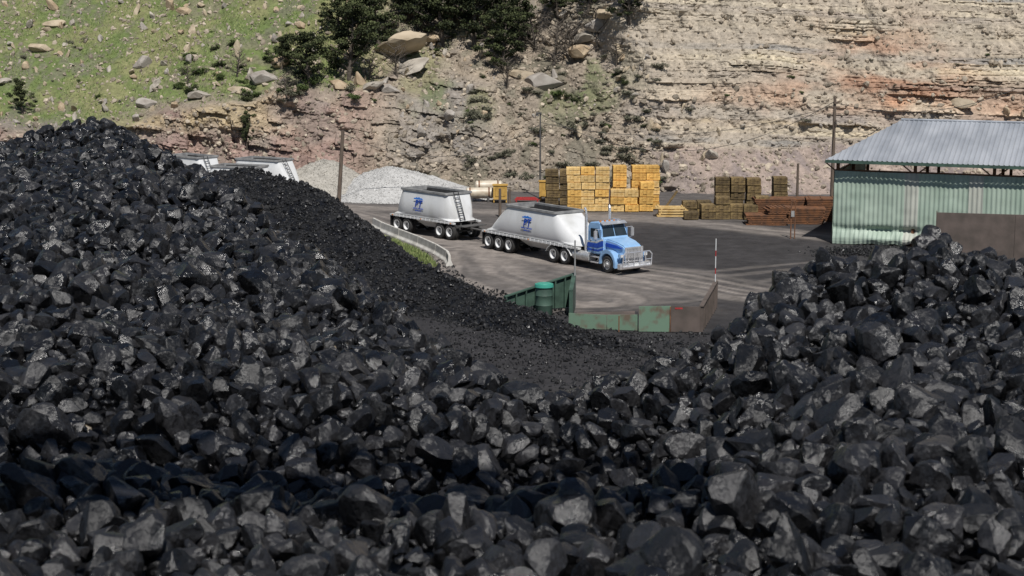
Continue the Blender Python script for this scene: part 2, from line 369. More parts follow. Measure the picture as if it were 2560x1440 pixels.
hz = np.concatenate([np.arange(-.6, 17.2, .075), np.linspace(17.3, 60, 140)])
X, Zh = np.meshgrid(hx, hz)
Yh, q = hill(X, Zh)
n1 = fbm(X*.3, Zh*.4, 81, 4); n2 = fbm(X*1.6, Zh*2.2, 82, 4); n3 = fbm(X*.1, Zh*.14, 83, 3)
def C3(*a): return np.array(a)
def mix(c, d, w): return c*(1-w[..., None])+d*w[..., None]
c = np.ones(X.shape+(3,))*C3(.245, .205, .16)
c = mix(c, C3(.34, .28, .21), sm(.4, .65, n1))
c = mix(c, C3(.165, .15, .13), sm(.5, .66, n3)*.7)
c = mix(c, C3(.13, .125, .09), q['C']*sm(.5, .62, fbm(X*.7, Zh*.9, 87, 3))*.6)
ap = q['R']*(1-q['cl']); c = mix(c, C3(.34, .27, .23), ap*.85); c = mix(c, C3(.21, .175, .165), ap*sm(.48, .6, fbm(X*.5+Zh*.4, Zh*.25, 84, 3))*.7)
ly = q['lay']; l2 = np.floor(q['t']/.17)
r1 = h2(ly, ly*0, 91); r2 = h2(l2, l2*0, 92)
pal = np.stack([C3(.47, .41, .315), C3(.40, .345, .27), C3(.30, .28, .25), C3(.49, .425, .31), C3(.36, .315, .26)])
sc = pal[np.clip((r1*5).astype(int), 0, 4)]*(.78+.34*r2)[..., None]
sc = mix(sc, np.ones(X.shape+(3,))*C3(.40, .345, .275), (1-q['patch'])*.65)
red = np.exp(-(((X-33)/5.5)**2+((Zh-10)/3.6)**2))*1.1+np.exp(-(((X-29)/10)**2+((Zh-8.2)/1.5)**2))*.8+np.exp(-(((X-46)/7)**2+((Zh-6.5)/1.6)**2))*.8+np.exp(-(((X-20)/7)**2+((Zh-6.6)/1.0)**2))*.5
red = np.clip(red*sm(.28, .66, fbm(X*.22, q['t']*.6, 93, 4)), 0, 1)
sc = mix(sc, sc*C3(1.04, .68, .55), red*.9)
org = sm(.45, 0, np.abs(q['t']-6.0))*.8*sm(.4, .6, n1)
sc = mix(sc, C3(.46, .355, .19), org*.5)
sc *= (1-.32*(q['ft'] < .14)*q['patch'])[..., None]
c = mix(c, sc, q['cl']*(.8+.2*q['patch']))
lc = pal[np.clip((q['b1']*5).astype(int), 0, 4)]*(.66+.34*q['b2'])[..., None]
yl = sm(-16, -24, X)*sm(3.8, 5.6, Zh)*sm(.3, .5, n1+.1); pk = sm(-6, -13, X)*(1-yl)*sm(.3, .5, n3+.1)
lc = mix(lc, C3(.45, .35, .205)*(.8+.3*q['b2'])[..., None], yl*.75); lc = mix(lc, C3(.285, .19, .16)*(.72+.5*q['b2'])[..., None], pk*.85)
lc = mix(lc, C3(.24, .20, .17)*(.8+.4*n2)[..., None], (1-q['rk'])*.6)
c = mix(c, lc*.95, np.clip(q['cut'], 0, 1))
gr = np.clip(1-q['cut']-q['L']*1, 0, 1)*sm(10, 3, X)*np.clip(q['rockm']*1.3, 0, 1)
c = mix(c, C3(.25, .225, .20)*(.7+.5*q['b2'])[..., None], gr*.85)
g = q['L']*sm(-.3, .9, Zh-q['zc']+(n1-.5)*3)
g = g*(.5+.5*sm(.36, .50, n2*.5+n1*.5))
g2 = q['C']*sm(.48, .60, fbm(X*.25+5, Zh*.3, 85, 3))*sm(4, 8, Zh)*.6
g = np.clip(g+g2, 0, 1)
gc = mix(np.ones(X.shape+(3,))*C3(.105, .145, .042), C3(.18, .185, .08), sm(.42, .64, n1))
gc = gc*(.85+.4*fbm(X*4, Zh*6, 88, 2))[..., None]
c = mix(c, gc, g*.9)
c = c*(.80+.4*n2)[..., None]
V = np.stack([X, Yh, Zh], -1).reshape(-1, 3)
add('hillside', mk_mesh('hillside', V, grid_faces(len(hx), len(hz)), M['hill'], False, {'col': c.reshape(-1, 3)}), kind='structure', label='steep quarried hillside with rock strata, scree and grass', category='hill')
def hp(x, z):
    y, _ = hill(np.array([x]), np.array([z])); return float(y[0])

N = 34000
x = rng.uniform(-60, -6, N); z = rng.uniform(4, 17, N); y, q = hill(x, z)
m = (q['L']*sm(-.2, .6, z-q['zc'])*sm(.36, .5, fbm(x*.5, z*.6, 85, 3))) > rng.uniform(0, 1, N)
x, y, z = x[m], y[m], z[m]; n = len(x)
hgt = rng.uniform(.06, .24, n); wd = rng.uniform(.03, .10, n); a = rng.uniform(0, 6.28, n)
p = np.stack([x, y, z], -1); dx = np.stack([np.cos(a)*wd, np.sin(a)*wd, 0*a], -1); up = np.stack([rng.normal(0, .05, n), .03+rng.normal(0, .04, n), hgt], -1)
V = np.stack([p-dx, p+dx, p+up], 1).reshape(-1, 3); F = np.arange(3*n).reshape(-1, 3)
add('grass', mk_mesh('grass', V, F, M['grass'], False, {'v': np.repeat(rng.uniform(0, 1, n), 3)}), kind='stuff', label='green and straw coloured grass tufts on the slope', category='grass')
t1 = [rock_tpl(1, 100+k, 6) for k in range(8)]
t2 = [rock_tpl(2, 120+k, 9, .42, .80, ell=(1, .85, .72), noise=.015) for k in range(10)]
t3 = [rock_tpl(3, 140+k, 13, .42, .82, ell=(1, .86, .74), noise=.009) for k in range(18)]
N = 15000
x = rng.uniform(-60, 60, N); z = 16.8*rng.uniform(0, 1, N); y, q = hill(x, z)
keep = rng.uniform(0, 1, N) < np.where(x < -8, .7, np.where(q['cl'] > .5, .35, .95))
x, y, z = x[keep], y[keep], z[keep]; sz = np.clip(rng.lognormal(-1.95, .55, len(x)), .05, .42)
V, F, A = scatter(t1, np.stack([x, y-.03, z], -1), sz, rng)
sm_rock = attr_mat('stone_material', 'col', 3, .2, .3, 8)
cc = np.array([.37, .315, .245])*(.5+.8*A)[:, None]
add('stones', mk_mesh('stones', V, F, sm_rock, False, {'col': cc}), kind='stuff', label='loose tan stones strewn over the hillside', category='stones')
bmesh_list = []
for k, (V, F) in enumerate(t3[:8]):
    V = V.copy(); V[:, 2] *= .9
    m_ = pm('boulder_stone_%d' % k, *[((.48, .40, .29), (.31, .25, .17)), ((.42, .38, .32), (.26, .23, .19)), ((.48, .38, .26), (.30, .22, .14)), ((.38, .35, .31), (.24, .21, .18))][k % 4], 1.2, .9, .7, 4)
    bmesh_list.append(mk_mesh('boulder', V, F, m_, False))
big = [(-10.3, 11.4, 3.3, .42), (-8.9, 9.7, 2.2, .3), (-7.2, 12.4, 1.8, .2), (2.9, 8.4, 1.9, .1), (.9, 9.2, 1.3, 0), (7.0, 12.5, 1.6, .2), (6.2, 11.0, 1.5, 0), (7.6, 13.6, 1.3, 0), (8.6, 14.6, 1.3, 0), (-12.5, 8.2, 1.6, .2), (-15.3, 8.4, 1.3, 0),
       (-22.0, 9.0, 1.4, .1), (-24.0, 8.0, 1.1, 0), (-27.6, 7.6, 1.2, 0), (-20.8, 10.2, 1.2, .2), (-34, 10.2, 1.2, .2), (-44, 11.5, 1.1, 0), (-46, 8.6, 1.0, 0), (-31, 14.8, 1.1, 0), (-11, 8.0, 1.0, 0), (39, 7.0, 1.4, 0)]
k = 0
while len(big) < 285:
    xx = random.uniform(-50, -14) if k % 10 < 6 else (random.uniform(-14, 12) if k % 10 < 9 else random.uniform(10, 50)); zz = random.uniform(4, 16); k += 1
    if xx > 12: zz = random.uniform(1, 7)
    _, q = hill(np.array([xx]), np.array([zz]))
    if q['cut'][0] > .5: continue
    big.append((xx, zz, min(1.1, random.lognormvariate(-.8, .42)), random.uniform(-.3, .3)))
for i, (xx, zz, s, tl) in enumerate(big):
    me = bmesh_list[i % 8]
    kw = dict(label='tan sandstone boulder lying on the hillside' if s < 1.25 else 'large weathered sandstone boulder jutting from the slope', category='boulder', group='boulders scattered on the hillside')
    add('boulder', me, None, (xx, hp(xx, zz)-.22*s, zz+.12*s), (random.uniform(-.3, .3), tl*-1, random.uniform(-.6, .6)) if i < 21 else (random.uniform(0, 6), random.uniform(0, 6), random.uniform(0, 6)), (s, s*.7, s*(.5 if i < 3 else .75)), **kw)

# ================================================================== TREES
def make_tree(seed, h, spread, leaves, lsize, mat, bare=False, low=.16):
    r = random.Random(seed); nr = np.random.default_rng(seed)
    t = MB(); tips = []
    lean = Vector((r.uniform(-.15, .15), r.uniform(-.1, .1), 1)).normalized()
    p = Vector((0, 0, -.3)); pts = [p.copy()]; nseg = 6
    for i in range(nseg):
        p = p+lean*(h*.85/nseg)+Vector((r.uniform(-.1, .1), r.uniform(-.1, .1), 0))*h*.12; pts.append(p.copy())
    rad = [h*.035*(1-i/(nseg+1.2))+.01 for i in range(nseg+1)]
    for i in range(nseg): t.cyl(pts[i], pts[i+1], rad[i], rad[i+1], 7)
    nl = 16 if bare else 15
    for j in range(nl):
        f = low+(1-low)*(j+.5)/nl; k = min(nseg-1, int(f*nseg)); b = pts[k].lerp(pts[k+1], f*nseg-k)
        an = j*2.4+r.uniform(-.5, .5); ln = spread*(1.05-.65*f)*r.uniform(.55, 1.3)
        d = Vector((math.cos(an), math.sin(an), r.uniform(.2, .8))); m1 = b+d*ln*.55+Vector((0, 0, r.uniform(-.1, .15))); e = m1+d*ln*.5+Vector((r.uniform(-.2, .2), r.uniform(-.2, .2), r.uniform(0, .3)))
        t.cyl(b, m1, h*.014, h*.009, 5); t.cyl(m1, e, h*.009, .012, 5); tips += [(m1, .5), (e, .75)]
        for q_ in range(4 if bare else 2):
            e2 = m1.lerp(e, r.random())+Vector((r.uniform(-1, 1), r.uniform(-1, 1), r.uniform(-.1, .9)))*ln*.45
            t.cyl(m1, e2, h*.006, .008, 4); tips.append((e2, .6))
            if bare:
                for _ in range(3): t.cyl(e2, e2+Vector((r.uniform(-1, 1), r.uniform(-1, 1), r.uniform(0, .8)))*ln*.25, .012, .006, 3)
    tips.append((pts[-1], .7))
    trunk = t.mesh('trunk', M['bark'])
    crown = None
    if not bare:
        cs = np.array([c_[0][:] for c_ in tips]); ws = np.array([c_[1] for c_ in tips])*spread*.30
        per = leaves//len(cs); P = []; Vv = []
        for c_, w_ in zip(cs, ws):
            dd = nr.normal(size=(per, 3)); dd /= np.linalg.norm(dd, axis=1)[:, None]; rr_ = nr.uniform(.1, 1.15, (per, 1))**.6
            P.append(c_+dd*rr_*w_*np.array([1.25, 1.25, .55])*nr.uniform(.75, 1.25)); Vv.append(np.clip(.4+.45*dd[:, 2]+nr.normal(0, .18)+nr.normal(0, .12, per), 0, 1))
        P = np.concatenate(P); Vv = np.concatenate(Vv); n = len(P)
        R = rand_rot(n, nr); tri = np.array([[-.5, 0, 0], [.5, 0, 0], [.1, .9, .1], [-.4, .7, -.1]])*lsize
        W = np.einsum('nij,vj->nvi', R, tri)*nr.uniform(.6, 1.3, (n, 1, 1))+P[:, None, :]
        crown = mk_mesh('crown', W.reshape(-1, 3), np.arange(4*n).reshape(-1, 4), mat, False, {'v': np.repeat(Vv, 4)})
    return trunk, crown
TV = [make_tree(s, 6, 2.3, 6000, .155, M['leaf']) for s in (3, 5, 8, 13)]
BV = [make_tree(s, 5, 2.2, 0, .2, M['leaf'], True) for s in (21, 22)]
def tree(x, z, h, var, bare=False, sx=1.0, lab=None):
    tr, cr = (BV if bare else TV)[var]
    e = empty('juniper_tree' if not bare else 'bare_tree', (x, hp(x, z)-.2, z-.15), random.uniform(0, 6),
              label=lab or ('leafless grey branching tree on the rocky slope' if bare else 'dark green juniper tree on the rocky slope'), category='tree', group='trees on the hillside')
    s = h/(5.0 if bare else 6.3); e.scale = (s*sx, s*sx, s)
    add('trunk', tr, e)
    if cr: add('crown', cr, e)
for a in [(-14.6, 9.2, 7.6, 0), (-17.8, 8.6, 5.6, 1), (-12.2, 12.0, 7, 2), (-6.4, 11.9, 7.2, 3), (-3.6, 11.6, 7.2, 1), (-8.3, 13.2, 6.5, 0), (-1.0, 9.6, 6.2, 2), (.8, 12.0, 6, 3), (-9.8, 14.2, 6, 1), (-1.6, 13.8, 6, 0), (10.5, 14.2, 5, 1), (4.4, 14.4, 4.6, 2), (-20.6, 10.0, 3.4, 3), (-4.8, 14.0, 6, 2), (-15.8, 12.4, 5, 3), (7.0, 15.2, 4, 3)]: tree(*a)
tree(-42.8, 6.3, 3.4, 3, sx=.8, lab='small dark juniper standing alone on the grass'); tree(-22.9, 3.3, 3.8, 0, sx=.5, lab='narrow dark juniper growing from the cut bank')
for a in [(3.8, 10.2, 5.2, 0), (5.6, 10.4, 5, 1), (7.8, 12.0, 4, 0), (2.2, 11.4, 4.6, 1), (-10.4, 9.3, 3.4, 0), (-24.5, 9.4, 2.8, 1), (-19.6, 7.8, 2.6, 0), (-12.8, 9.0, 3, 1), (-29, 8.6, 2.2, 0), (9.4, 10.4, 3, 1), (-.4, 8.4, 3, 0)]: tree(*a, bare=True)
def shrub_mesh(seed, n, mat):
    nr = np.random.default_rng(seed); cs = nr.normal(0, .42, (11, 3)); cs[:, 2] = np.abs(cs[:, 2])*.7+.15
    ci = nr.integers(0, 11, n); dd = nr.normal(size=(n, 3)); dd /= np.linalg.norm(dd, axis=1)[:, None]
    P = cs[ci]+dd*nr.uniform(.1, .40, (n, 1)); R = rand_rot(n, nr)
    tri = np.array([[-.5, 0, 0], [.5, 0, 0], [0, 1, 0]])*.13
    W = np.einsum('nij,vj->nvi', R, tri)*nr.uniform(.6, 1.4, (n, 1, 1))+P[:, None, :]
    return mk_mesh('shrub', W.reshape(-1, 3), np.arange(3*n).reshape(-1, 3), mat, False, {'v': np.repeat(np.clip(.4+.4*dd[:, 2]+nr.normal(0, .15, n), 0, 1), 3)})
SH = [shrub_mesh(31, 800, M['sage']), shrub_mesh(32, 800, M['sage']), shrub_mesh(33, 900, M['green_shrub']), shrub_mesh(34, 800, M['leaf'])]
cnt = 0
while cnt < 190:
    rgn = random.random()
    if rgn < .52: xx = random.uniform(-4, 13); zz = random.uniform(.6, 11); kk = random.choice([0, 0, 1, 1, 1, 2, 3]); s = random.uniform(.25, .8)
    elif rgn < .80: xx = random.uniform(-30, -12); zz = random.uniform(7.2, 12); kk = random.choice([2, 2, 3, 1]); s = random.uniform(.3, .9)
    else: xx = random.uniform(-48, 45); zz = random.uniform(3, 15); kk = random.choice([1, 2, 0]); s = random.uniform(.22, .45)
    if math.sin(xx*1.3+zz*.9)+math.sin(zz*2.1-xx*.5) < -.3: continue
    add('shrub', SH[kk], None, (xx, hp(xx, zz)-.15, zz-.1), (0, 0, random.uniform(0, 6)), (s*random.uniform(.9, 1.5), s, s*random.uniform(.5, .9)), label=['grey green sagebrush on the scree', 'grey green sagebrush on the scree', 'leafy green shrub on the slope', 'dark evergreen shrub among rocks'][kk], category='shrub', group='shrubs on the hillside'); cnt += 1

# ================================================================== GRAVEL HEAPS
def heap(name, px, py, ph, rx, ry, colr, label, skew=0):
    xs = np.linspace(-1, 1, 90); X, Y = np.meshgrid(xs, xs); r = np.hypot(X, Y)
    Z = ph*np.clip(1-np.sqrt(r*r+.03), -1, 1)+(fbm(X*4+px, Y*4, 7, 3)-.5)*ph*.25*sm(1.2, .7, r)-.05
    Z = np.where(r > 1.0, -.2, Z); XX = X*rx*(1+skew*(X > 0)); YY = Y*ry
    cc = np.ones(X.shape+(3,))*np.array(colr)*(.8+.4*fbm(X*14, Y*14, 9, 3))[..., None]
    V1 = np.stack([XX, YY, Z], -1).reshape(-1, 3); F1 = grid_faces(90, 90); F1 = np.concatenate([F1[:, [0, 1, 2]], F1[:, [0, 2, 3]]])
    n = 6000; a = rng.uniform(0, 6.28, n); rr = rng.uniform(0, 1.08, n)**.6
    px_, py_ = rr*np.cos(a), rr*np.sin(a); zz = ph*np.clip(1-np.sqrt(rr*rr+.03), 0, 1)+(fbm(px_*4+px, py_*4, 7, 3)-.5)*ph*.25*sm(1.2, .7, rr)-.06
    zz = np.where(rr > .98, 0.0, zz)
    V2, F2, A = scatter(t1, np.stack([px_*rx*(1+skew*(px_ > 0)), py_*ry, zz], -1), rng.uniform(.03, .10, n), rng)
    add(name, mk_mesh(name, np.concatenate([V1, V2]), np.concatenate([F1, F2+len(V1)]), M['gravel1'], False, {'col': np.concatenate([cc.reshape(-1, 3), np.array(colr)*(.6+.7*A)[:, None]])}), None, (px, py, 0), kind='stuff', label=label, category='gravel')
heap('gravel_heap', -15.6, 141.0, 3.5, 6.2, 4.8, (.35, .33, .29), 'beige gravel heap at the foot of the cut bank')
heap('gravel_heap', -10.2, 139.2, 3.1, 5.4, 4.4, (.41, .405, .39), 'pale crushed stone heap beside the haul road', .7)
n = 6000; a0 = rng.uniform(0, 1, n); bxs = np.interp(a0, [0, .3, .6, .85, 1], [-9.6, -7.8, -6.2, -5.0, -4.4])-rng.uniform(.2, 1.6, n); bys = np.interp(a0, [0, .3, .6, .85, 1], [117.5, 113.5, 109.7, 105.9, 102.6])-rng.uniform(0, .9, n)
an = rng.uniform(0, 6.28, n); p = np.stack([bxs, bys, 0*bxs-.02], -1); dx = np.stack([np.cos(an), np.sin(an), 0*an], -1)*.06; up = np.stack([rng.normal(0, .1, n), rng.normal(0, .1, n), rng.uniform(.1, .4, n)], -1)
add('grass', mk_mesh('verge_grass', np.stack([p-dx, p+dx, p+up], 1).reshape(-1, 3), np.arange(3*n).reshape(-1, 3), M['grass'], False, {'v': np.repeat(rng.uniform(0, 1, n), 3)}), kind='stuff', label='weedy grass strip along the concrete barrier', category='grass')
BP = [(-9.9, 120.6), (-9.1, 118.2), (-7.6, 114.5), (-6.1, 110.9), (-4.8, 107.3), (-4.0, 104.4), (-3.8, 102.4)]
for a, b in zip(BP[:-1], BP[1:]):
    d = Vector((b[0]-a[0], b[1]-a[1])); Lb = d.length-.06
    prof = [(-.22, -.1), (-.22, .06), (-.10, .22), (-.07, .66), (.07, .66), (.10, .22), (.22, .06), (.22, -.1)]
    mb = MB(); mb.loft([[(x_, p_[0], p_[1]) for p_ in prof] for x_ in (0, Lb*.33, Lb*.66, Lb)])
    mb.obj('concrete_barrier', M['conc'], None, .02, loc=(a[0], a[1], 0), rot=(0, 0, math.atan2(d.y, d.x)), label='white concrete road barrier curving along the haul road', category='barrier', group='concrete barriers along the road')

# ================================================================== COAL
CR = [(-.60, 40, 12.2), (-.301, 44, 12.33), (-.2655, 47, 12.52), (-.2441, 48, 12.67), (-.2245, 45, 12.51), (-.2072, 42, 12.3), (-.17, 36, 12.14), (-.1283, 29, 11.93), (-.0764, 23.5, 11.9), (-.0527, 20.5, 11.98), (-.0048, 18, 11.94), (.0289, 17.5, 12.0), (.0865, 18, 12.2), (.1151, 18.5, 12.30), (.1457, 19.5, 12.66), (.1715, 20, 12.88), (.2189, 20.5, 13.0), (.2495, 21, 13.08), (.3047, 20.5, 12.94), (.6, 18, 12.5)]
ca, cy, cz = map(np.array, zip(*CR))
def coalA(x, y):
    x = np.asarray(x, float); y = np.asarray(y, float); yy = np.maximum(y, 5); a = np.clip(x/yy, -.6, .6)
    Yc = np.interp(a, ca, cy); Zc = np.interp(a, ca, cz)-.12
    w = np.clip((y-11)/np.maximum(Yc-11, 1), 0, 1)
    z = 12.5*(1-w)+Zc*w
    z = z-.6*np.exp(-((y-14.0)/1.8)**2)*sm(.16, .04, a)
    z = z+(fbm(x*.35, y*.35, 15, 3)-.5)*.6*sm(0, 3, Yc-y)*sm(5, 10, y)
    d = y-Yc; z = z-.72*np.log1p(np.exp(np.clip(d*3, -30, 30)))/3
    z = np.where(d*3 > 29, Zc-.72*d, z)
    z = z-np.maximum(np.abs(x)-24, 0)*.7-np.maximum(-y-6, 0)*.7
    return np.maximum(z, -.3)
xs = np.arange(-44, 44, .3); ys = np.arange(-26, 68, .3); X, Y = np.meshgrid(xs, ys); Z = coalA(X, Y)-.10
Va = np.stack([X, Y, Z], -1).reshape(-1, 3); Fa = grid_faces(len(xs), len(ys)); Fa = np.concatenate([Fa[:, [0, 1, 2]], Fa[:, [0, 2, 3]]])
def jitter(x0, x1, y0, y1, s, j=.5):
    X, Y = np.meshgrid(np.arange(x0, x1, s), np.arange(y0, y1, s)); X = X+rng.uniform(-j, j, X.shape)*s; Y = Y+rng.uniform(-j, j, Y.shape)*s
    X = X+(np.arange(X.shape[0]) % 2)[:, None]*s*.5
    return X.ravel(), Y.ravel()
def visA(x, y):
    a = x/np.maximum(y, 1); Yc = np.interp(a, ca, cy); return (np.abs(x) < y*.335+1.2) & (y < Yc+1.6) & (y > 7.5)
VV = [Va]; FF = [Fa]; AA = [np.full(len(Va), .15)]; off = len(Va)
def put(tp, x, y, sz, lift, pale=0):
    global off
    z = coalA(x, y)+sz*lift
    v = rng.uniform(.05, 1, len(x))**1.1*.95; v = np.where(rng.uniform(0, 1, len(x)) < pale, 1.9, v)
    V, F, A = scatter(tp, np.stack([x, y, z], -1), sz, rng, v); VV.append(V); FF.append(F+off); AA.append(A); off += len(V)
x, y = jitter(-20, 20, 7, 52, .235, .36); m = visA(x, y); x, y = x[m], y[m]
sz = np.clip(rng.lognormal(-1.93, .26, len(x)), .08, .27)
near = y < 22
put(t3, x[near], y[near], sz[near], .55); put(t2, x[~near], y[~near], sz[~near]*1.08, .5)
x, y = jitter(-14, 14, 7, 34, .13); m = visA(x, y); x, y = x[m], y[m]; put(t2, x, y, rng.uniform(.03, .075, len(x)), .6, .006)
x, y = jitter(-18, 18, 7, 50, .85); m = visA(x, y) & (rng.uniform(0, 1, len(x)) < .35); x, y = x[m], y[m]; put(t3, x, y, rng.uniform(.19, .27, len(x)), .8)
add('coal_pile', mk_mesh('coal_pile', np.concatenate(VV), np.concatenate(FF), M['coal'], False, {'v': np.concatenate(AA)}), kind='stuff', label='huge stockpile of glossy black lump coal', category='coal')
xs = np.arange(-34, 30, .25); ys = np.arange(60, 124, .25); X, Y = np.meshgrid(xs, ys); H = coalB(X, Y)
Z = np.where(H > -.05, H, -.25)+(fbm(X*2, Y*2, 66, 2)-.5)*.12
Va = np.stack([X, Y, Z], -1).reshape(-1, 3); Fa = grid_faces(len(xs), len(ys)); Fa = np.concatenate([Fa[:, [0, 1, 2]], Fa[:, [0, 2, 3]]])
x, y = jitter(-26, 10, 62, 118, .17); h = coalB(x, y); m = h > -.1
carp = (y < 79-(fbm(x*.3, y*.3, 5, 2)-.5)*6) | ((h > -1.6))
m2 = (~m) & carp & (rng.uniform(0, 1, len(x)) < .4)
xa, ya = np.concatenate([x[m], x[m2]]), np.concatenate([y[m], y[m2]]); za = np.maximum(coalB(xa, ya), -.02)
sz = np.clip(rng.lognormal(-2.5, .42, len(xa)), .03, .26); sz[m.sum():] *= .7
V2, F2, A2 = scatter(t1, np.stack([xa, ya, za+sz*.3], -1), sz, rng, rng.uniform(.1, .95, len(xa)))
add('coal_pile', mk_mesh('coal_ridge', np.concatenate([Va, V2]), np.concatenate([Fa, F2+len(Va)]), M['coalfar'], False, {'v': np.concatenate([np.full(len(Va), .3), A2])}), kind='stuff', label='long ridge of finer black coal beside the yard', category='coal')
x = np.concatenate([rng.normal(9, 6, 2600), rng.normal(23.8, 1.9, 2000)]); y = np.concatenate([rng.uniform(66, 82, 2600), rng.normal(108.6, 1.1, 2000)])
zz = np.concatenate([np.zeros(2600), .35*np.exp(-(((x[2600:]-23.8)/2.2)**2+((y[2600:]-108.6)/1.3)**2))-.04])
V2, F2, A2 = scatter(t1, np.stack([x, y, zz], -1), np.clip(rng.lognormal(-2.7, .5, len(x)), .03, .25), rng, rng.uniform(.1, .9, len(x)))
add('loose_coal', mk_mesh('loose_coal', V2, F2, M['coalfar'], False, {'v': A2}), kind='stuff', label='spilled coal lumps scattered over the yard', category='coal')
CV = empty('shadow_boom', (-11.5, 6.5, 11.5), math.radians(2), label='unseen added conveyor boom above the coal pile', category='blocker')  # boom added out of view to throw a shadow band across the coal
mb = MB(); mb.box(-3, 14.2, -1.15, 1.15, 9.6, 9.75); mb.obj('shade_slab', M['black'], CV)
mb = MB()
for sy in (-1.25, 1.25):
    mb.box(-3, 14.2, sy-.06, sy+.06, 9.4, 9.55); mb.box(-3, 14.2, sy-.06, sy+.06, 10.5, 10.65)
    for i in range(12): mb.cyl((-3+i*1.35, sy, 9.5), (-3+(i+.5)*1.35, sy, 10.6), .05, .05, 6); mb.cyl((-3+(i+.5)*1.35, sy, 10.6), (-3+(i+1)*1.35, sy, 9.5), .05, .05, 6)
mb.obj('truss', M['rust'], CV)
mb = MB(); mb.cyl((-2.2, -.8, -1), (-2.2, -.6, 9.5), .15, .12, 8).cyl((-2.2, .8, -1), (-2.2, .6, 9.5), .15, .12, 8).cyl((1.0, -.8, -1), (-2.0, -.6, 9.4), .1, .1, 8).cyl((1.0, .8, -1), (-2.0, .6, 9.4), .1, .1, 8); mb.obj('support_leg', M['rust'], CV)

# ================================================================== VEHICLES
def wheel_meshes(wid, r=.52):
    h = wid/2
    if wid > .4:
        pr = [(.29, -h), (r-.06, -h), (r, -h+.06), (r, -.05), (r-.1, -.03), (r-.1, .03), (r, .05), (r, h-.06), (r-.06, h), (.29, h)]
    else: pr = [(.29, -h), (r-.06, -h), (r, -h+.06), (r, h-.06), (r-.06, h), (.29, h)]
    ty = MB().lathe_y(pr, 28).mesh('tyre', M['tyre'], 0, True)
    dp = h-.16 if wid > .4 else h+.02
    hub = MB()
    hub.lathe_y([(0, -dp-.06), (.09, -dp-.06), (.11, -dp+.02), (.2, -dp+.04), (.2, dp-.04), (.11, dp-.02), (.09, dp+.06), (0, dp+.06)], 16)
    for i in range(8):
        t = i*math.pi/4
        for sg in (-1, 1): hub.cyl((.155*math.cos(t), sg*(dp-.05), .155*math.sin(t)), (.155*math.cos(t), sg*(dp+.0), .155*math.sin(t)), .02, .02, 6)
    hubm = hub.mesh('wheel', M['alu'], 0, True)
    rim = MB().lathe_y([(.2, -h+.13), (.25, -h+.10), (.275, -h-.005), (.31, -h-.012), (.31, h+.012), (.275, h+.005), (.25, h-.10), (.2, h-.13)], 28).mesh('rim', M['white'] if wid > .4 else M['alu'], 0, True)
    return hubm, ty, rim
WD = wheel_meshes(.56); WS = wheel_meshes(.3)
def wheel(parent, x, y, W):
    o = add('wheel', W[0], parent, (x, y, .52)); add('tyre', W[1], o); add('rim', W[2], o)
def rring(z, xr, xf, hw, r, n=8, ry=None):
    pts = []; ry = ry or r*.8
    for cx, cy, a0 in ((xf-r, hw-ry, 0), (xr+r, hw-ry, 90), (xr+r, -hw+ry, 180), (xf-r, -hw+ry, 270)):
        for i in range(n+1):
            t = math.radians(a0+90*i/n); pts.append((cx+r*math.cos(t), cy+ry*math.sin(t), z))
    return pts
def text_mesh(body, size, mat, ext=.004, bold=0, shear=0):
    cu = bpy.data.curves.new('lettering', 'FONT'); cu.body = body; cu.size = size; cu.align_x = 'CENTER'; cu.extrude = ext; cu.offset = bold; cu.shear = shear
    o = bpy.data.objects.new('lettering_tmp', cu); COL.objects.link(o)
    dg = bpy.context.evaluated_depsgraph_get(); me = bpy.data.meshes.new_from_object(o.evaluated_get(dg)); bpy.data.objects.remove(o)
    me.materials.clear(); me.materials.append(mat); return me
LT2 = text_mesh('BT', .66, M['blue'], bold=.022, shear=.25)
L2 = text_mesh('BARNEY TRUCKING', .125, M['blue'], bold=.003); L3 = text_mesh('SALINA, UTAH', .10, M['blue'], bold=.002)
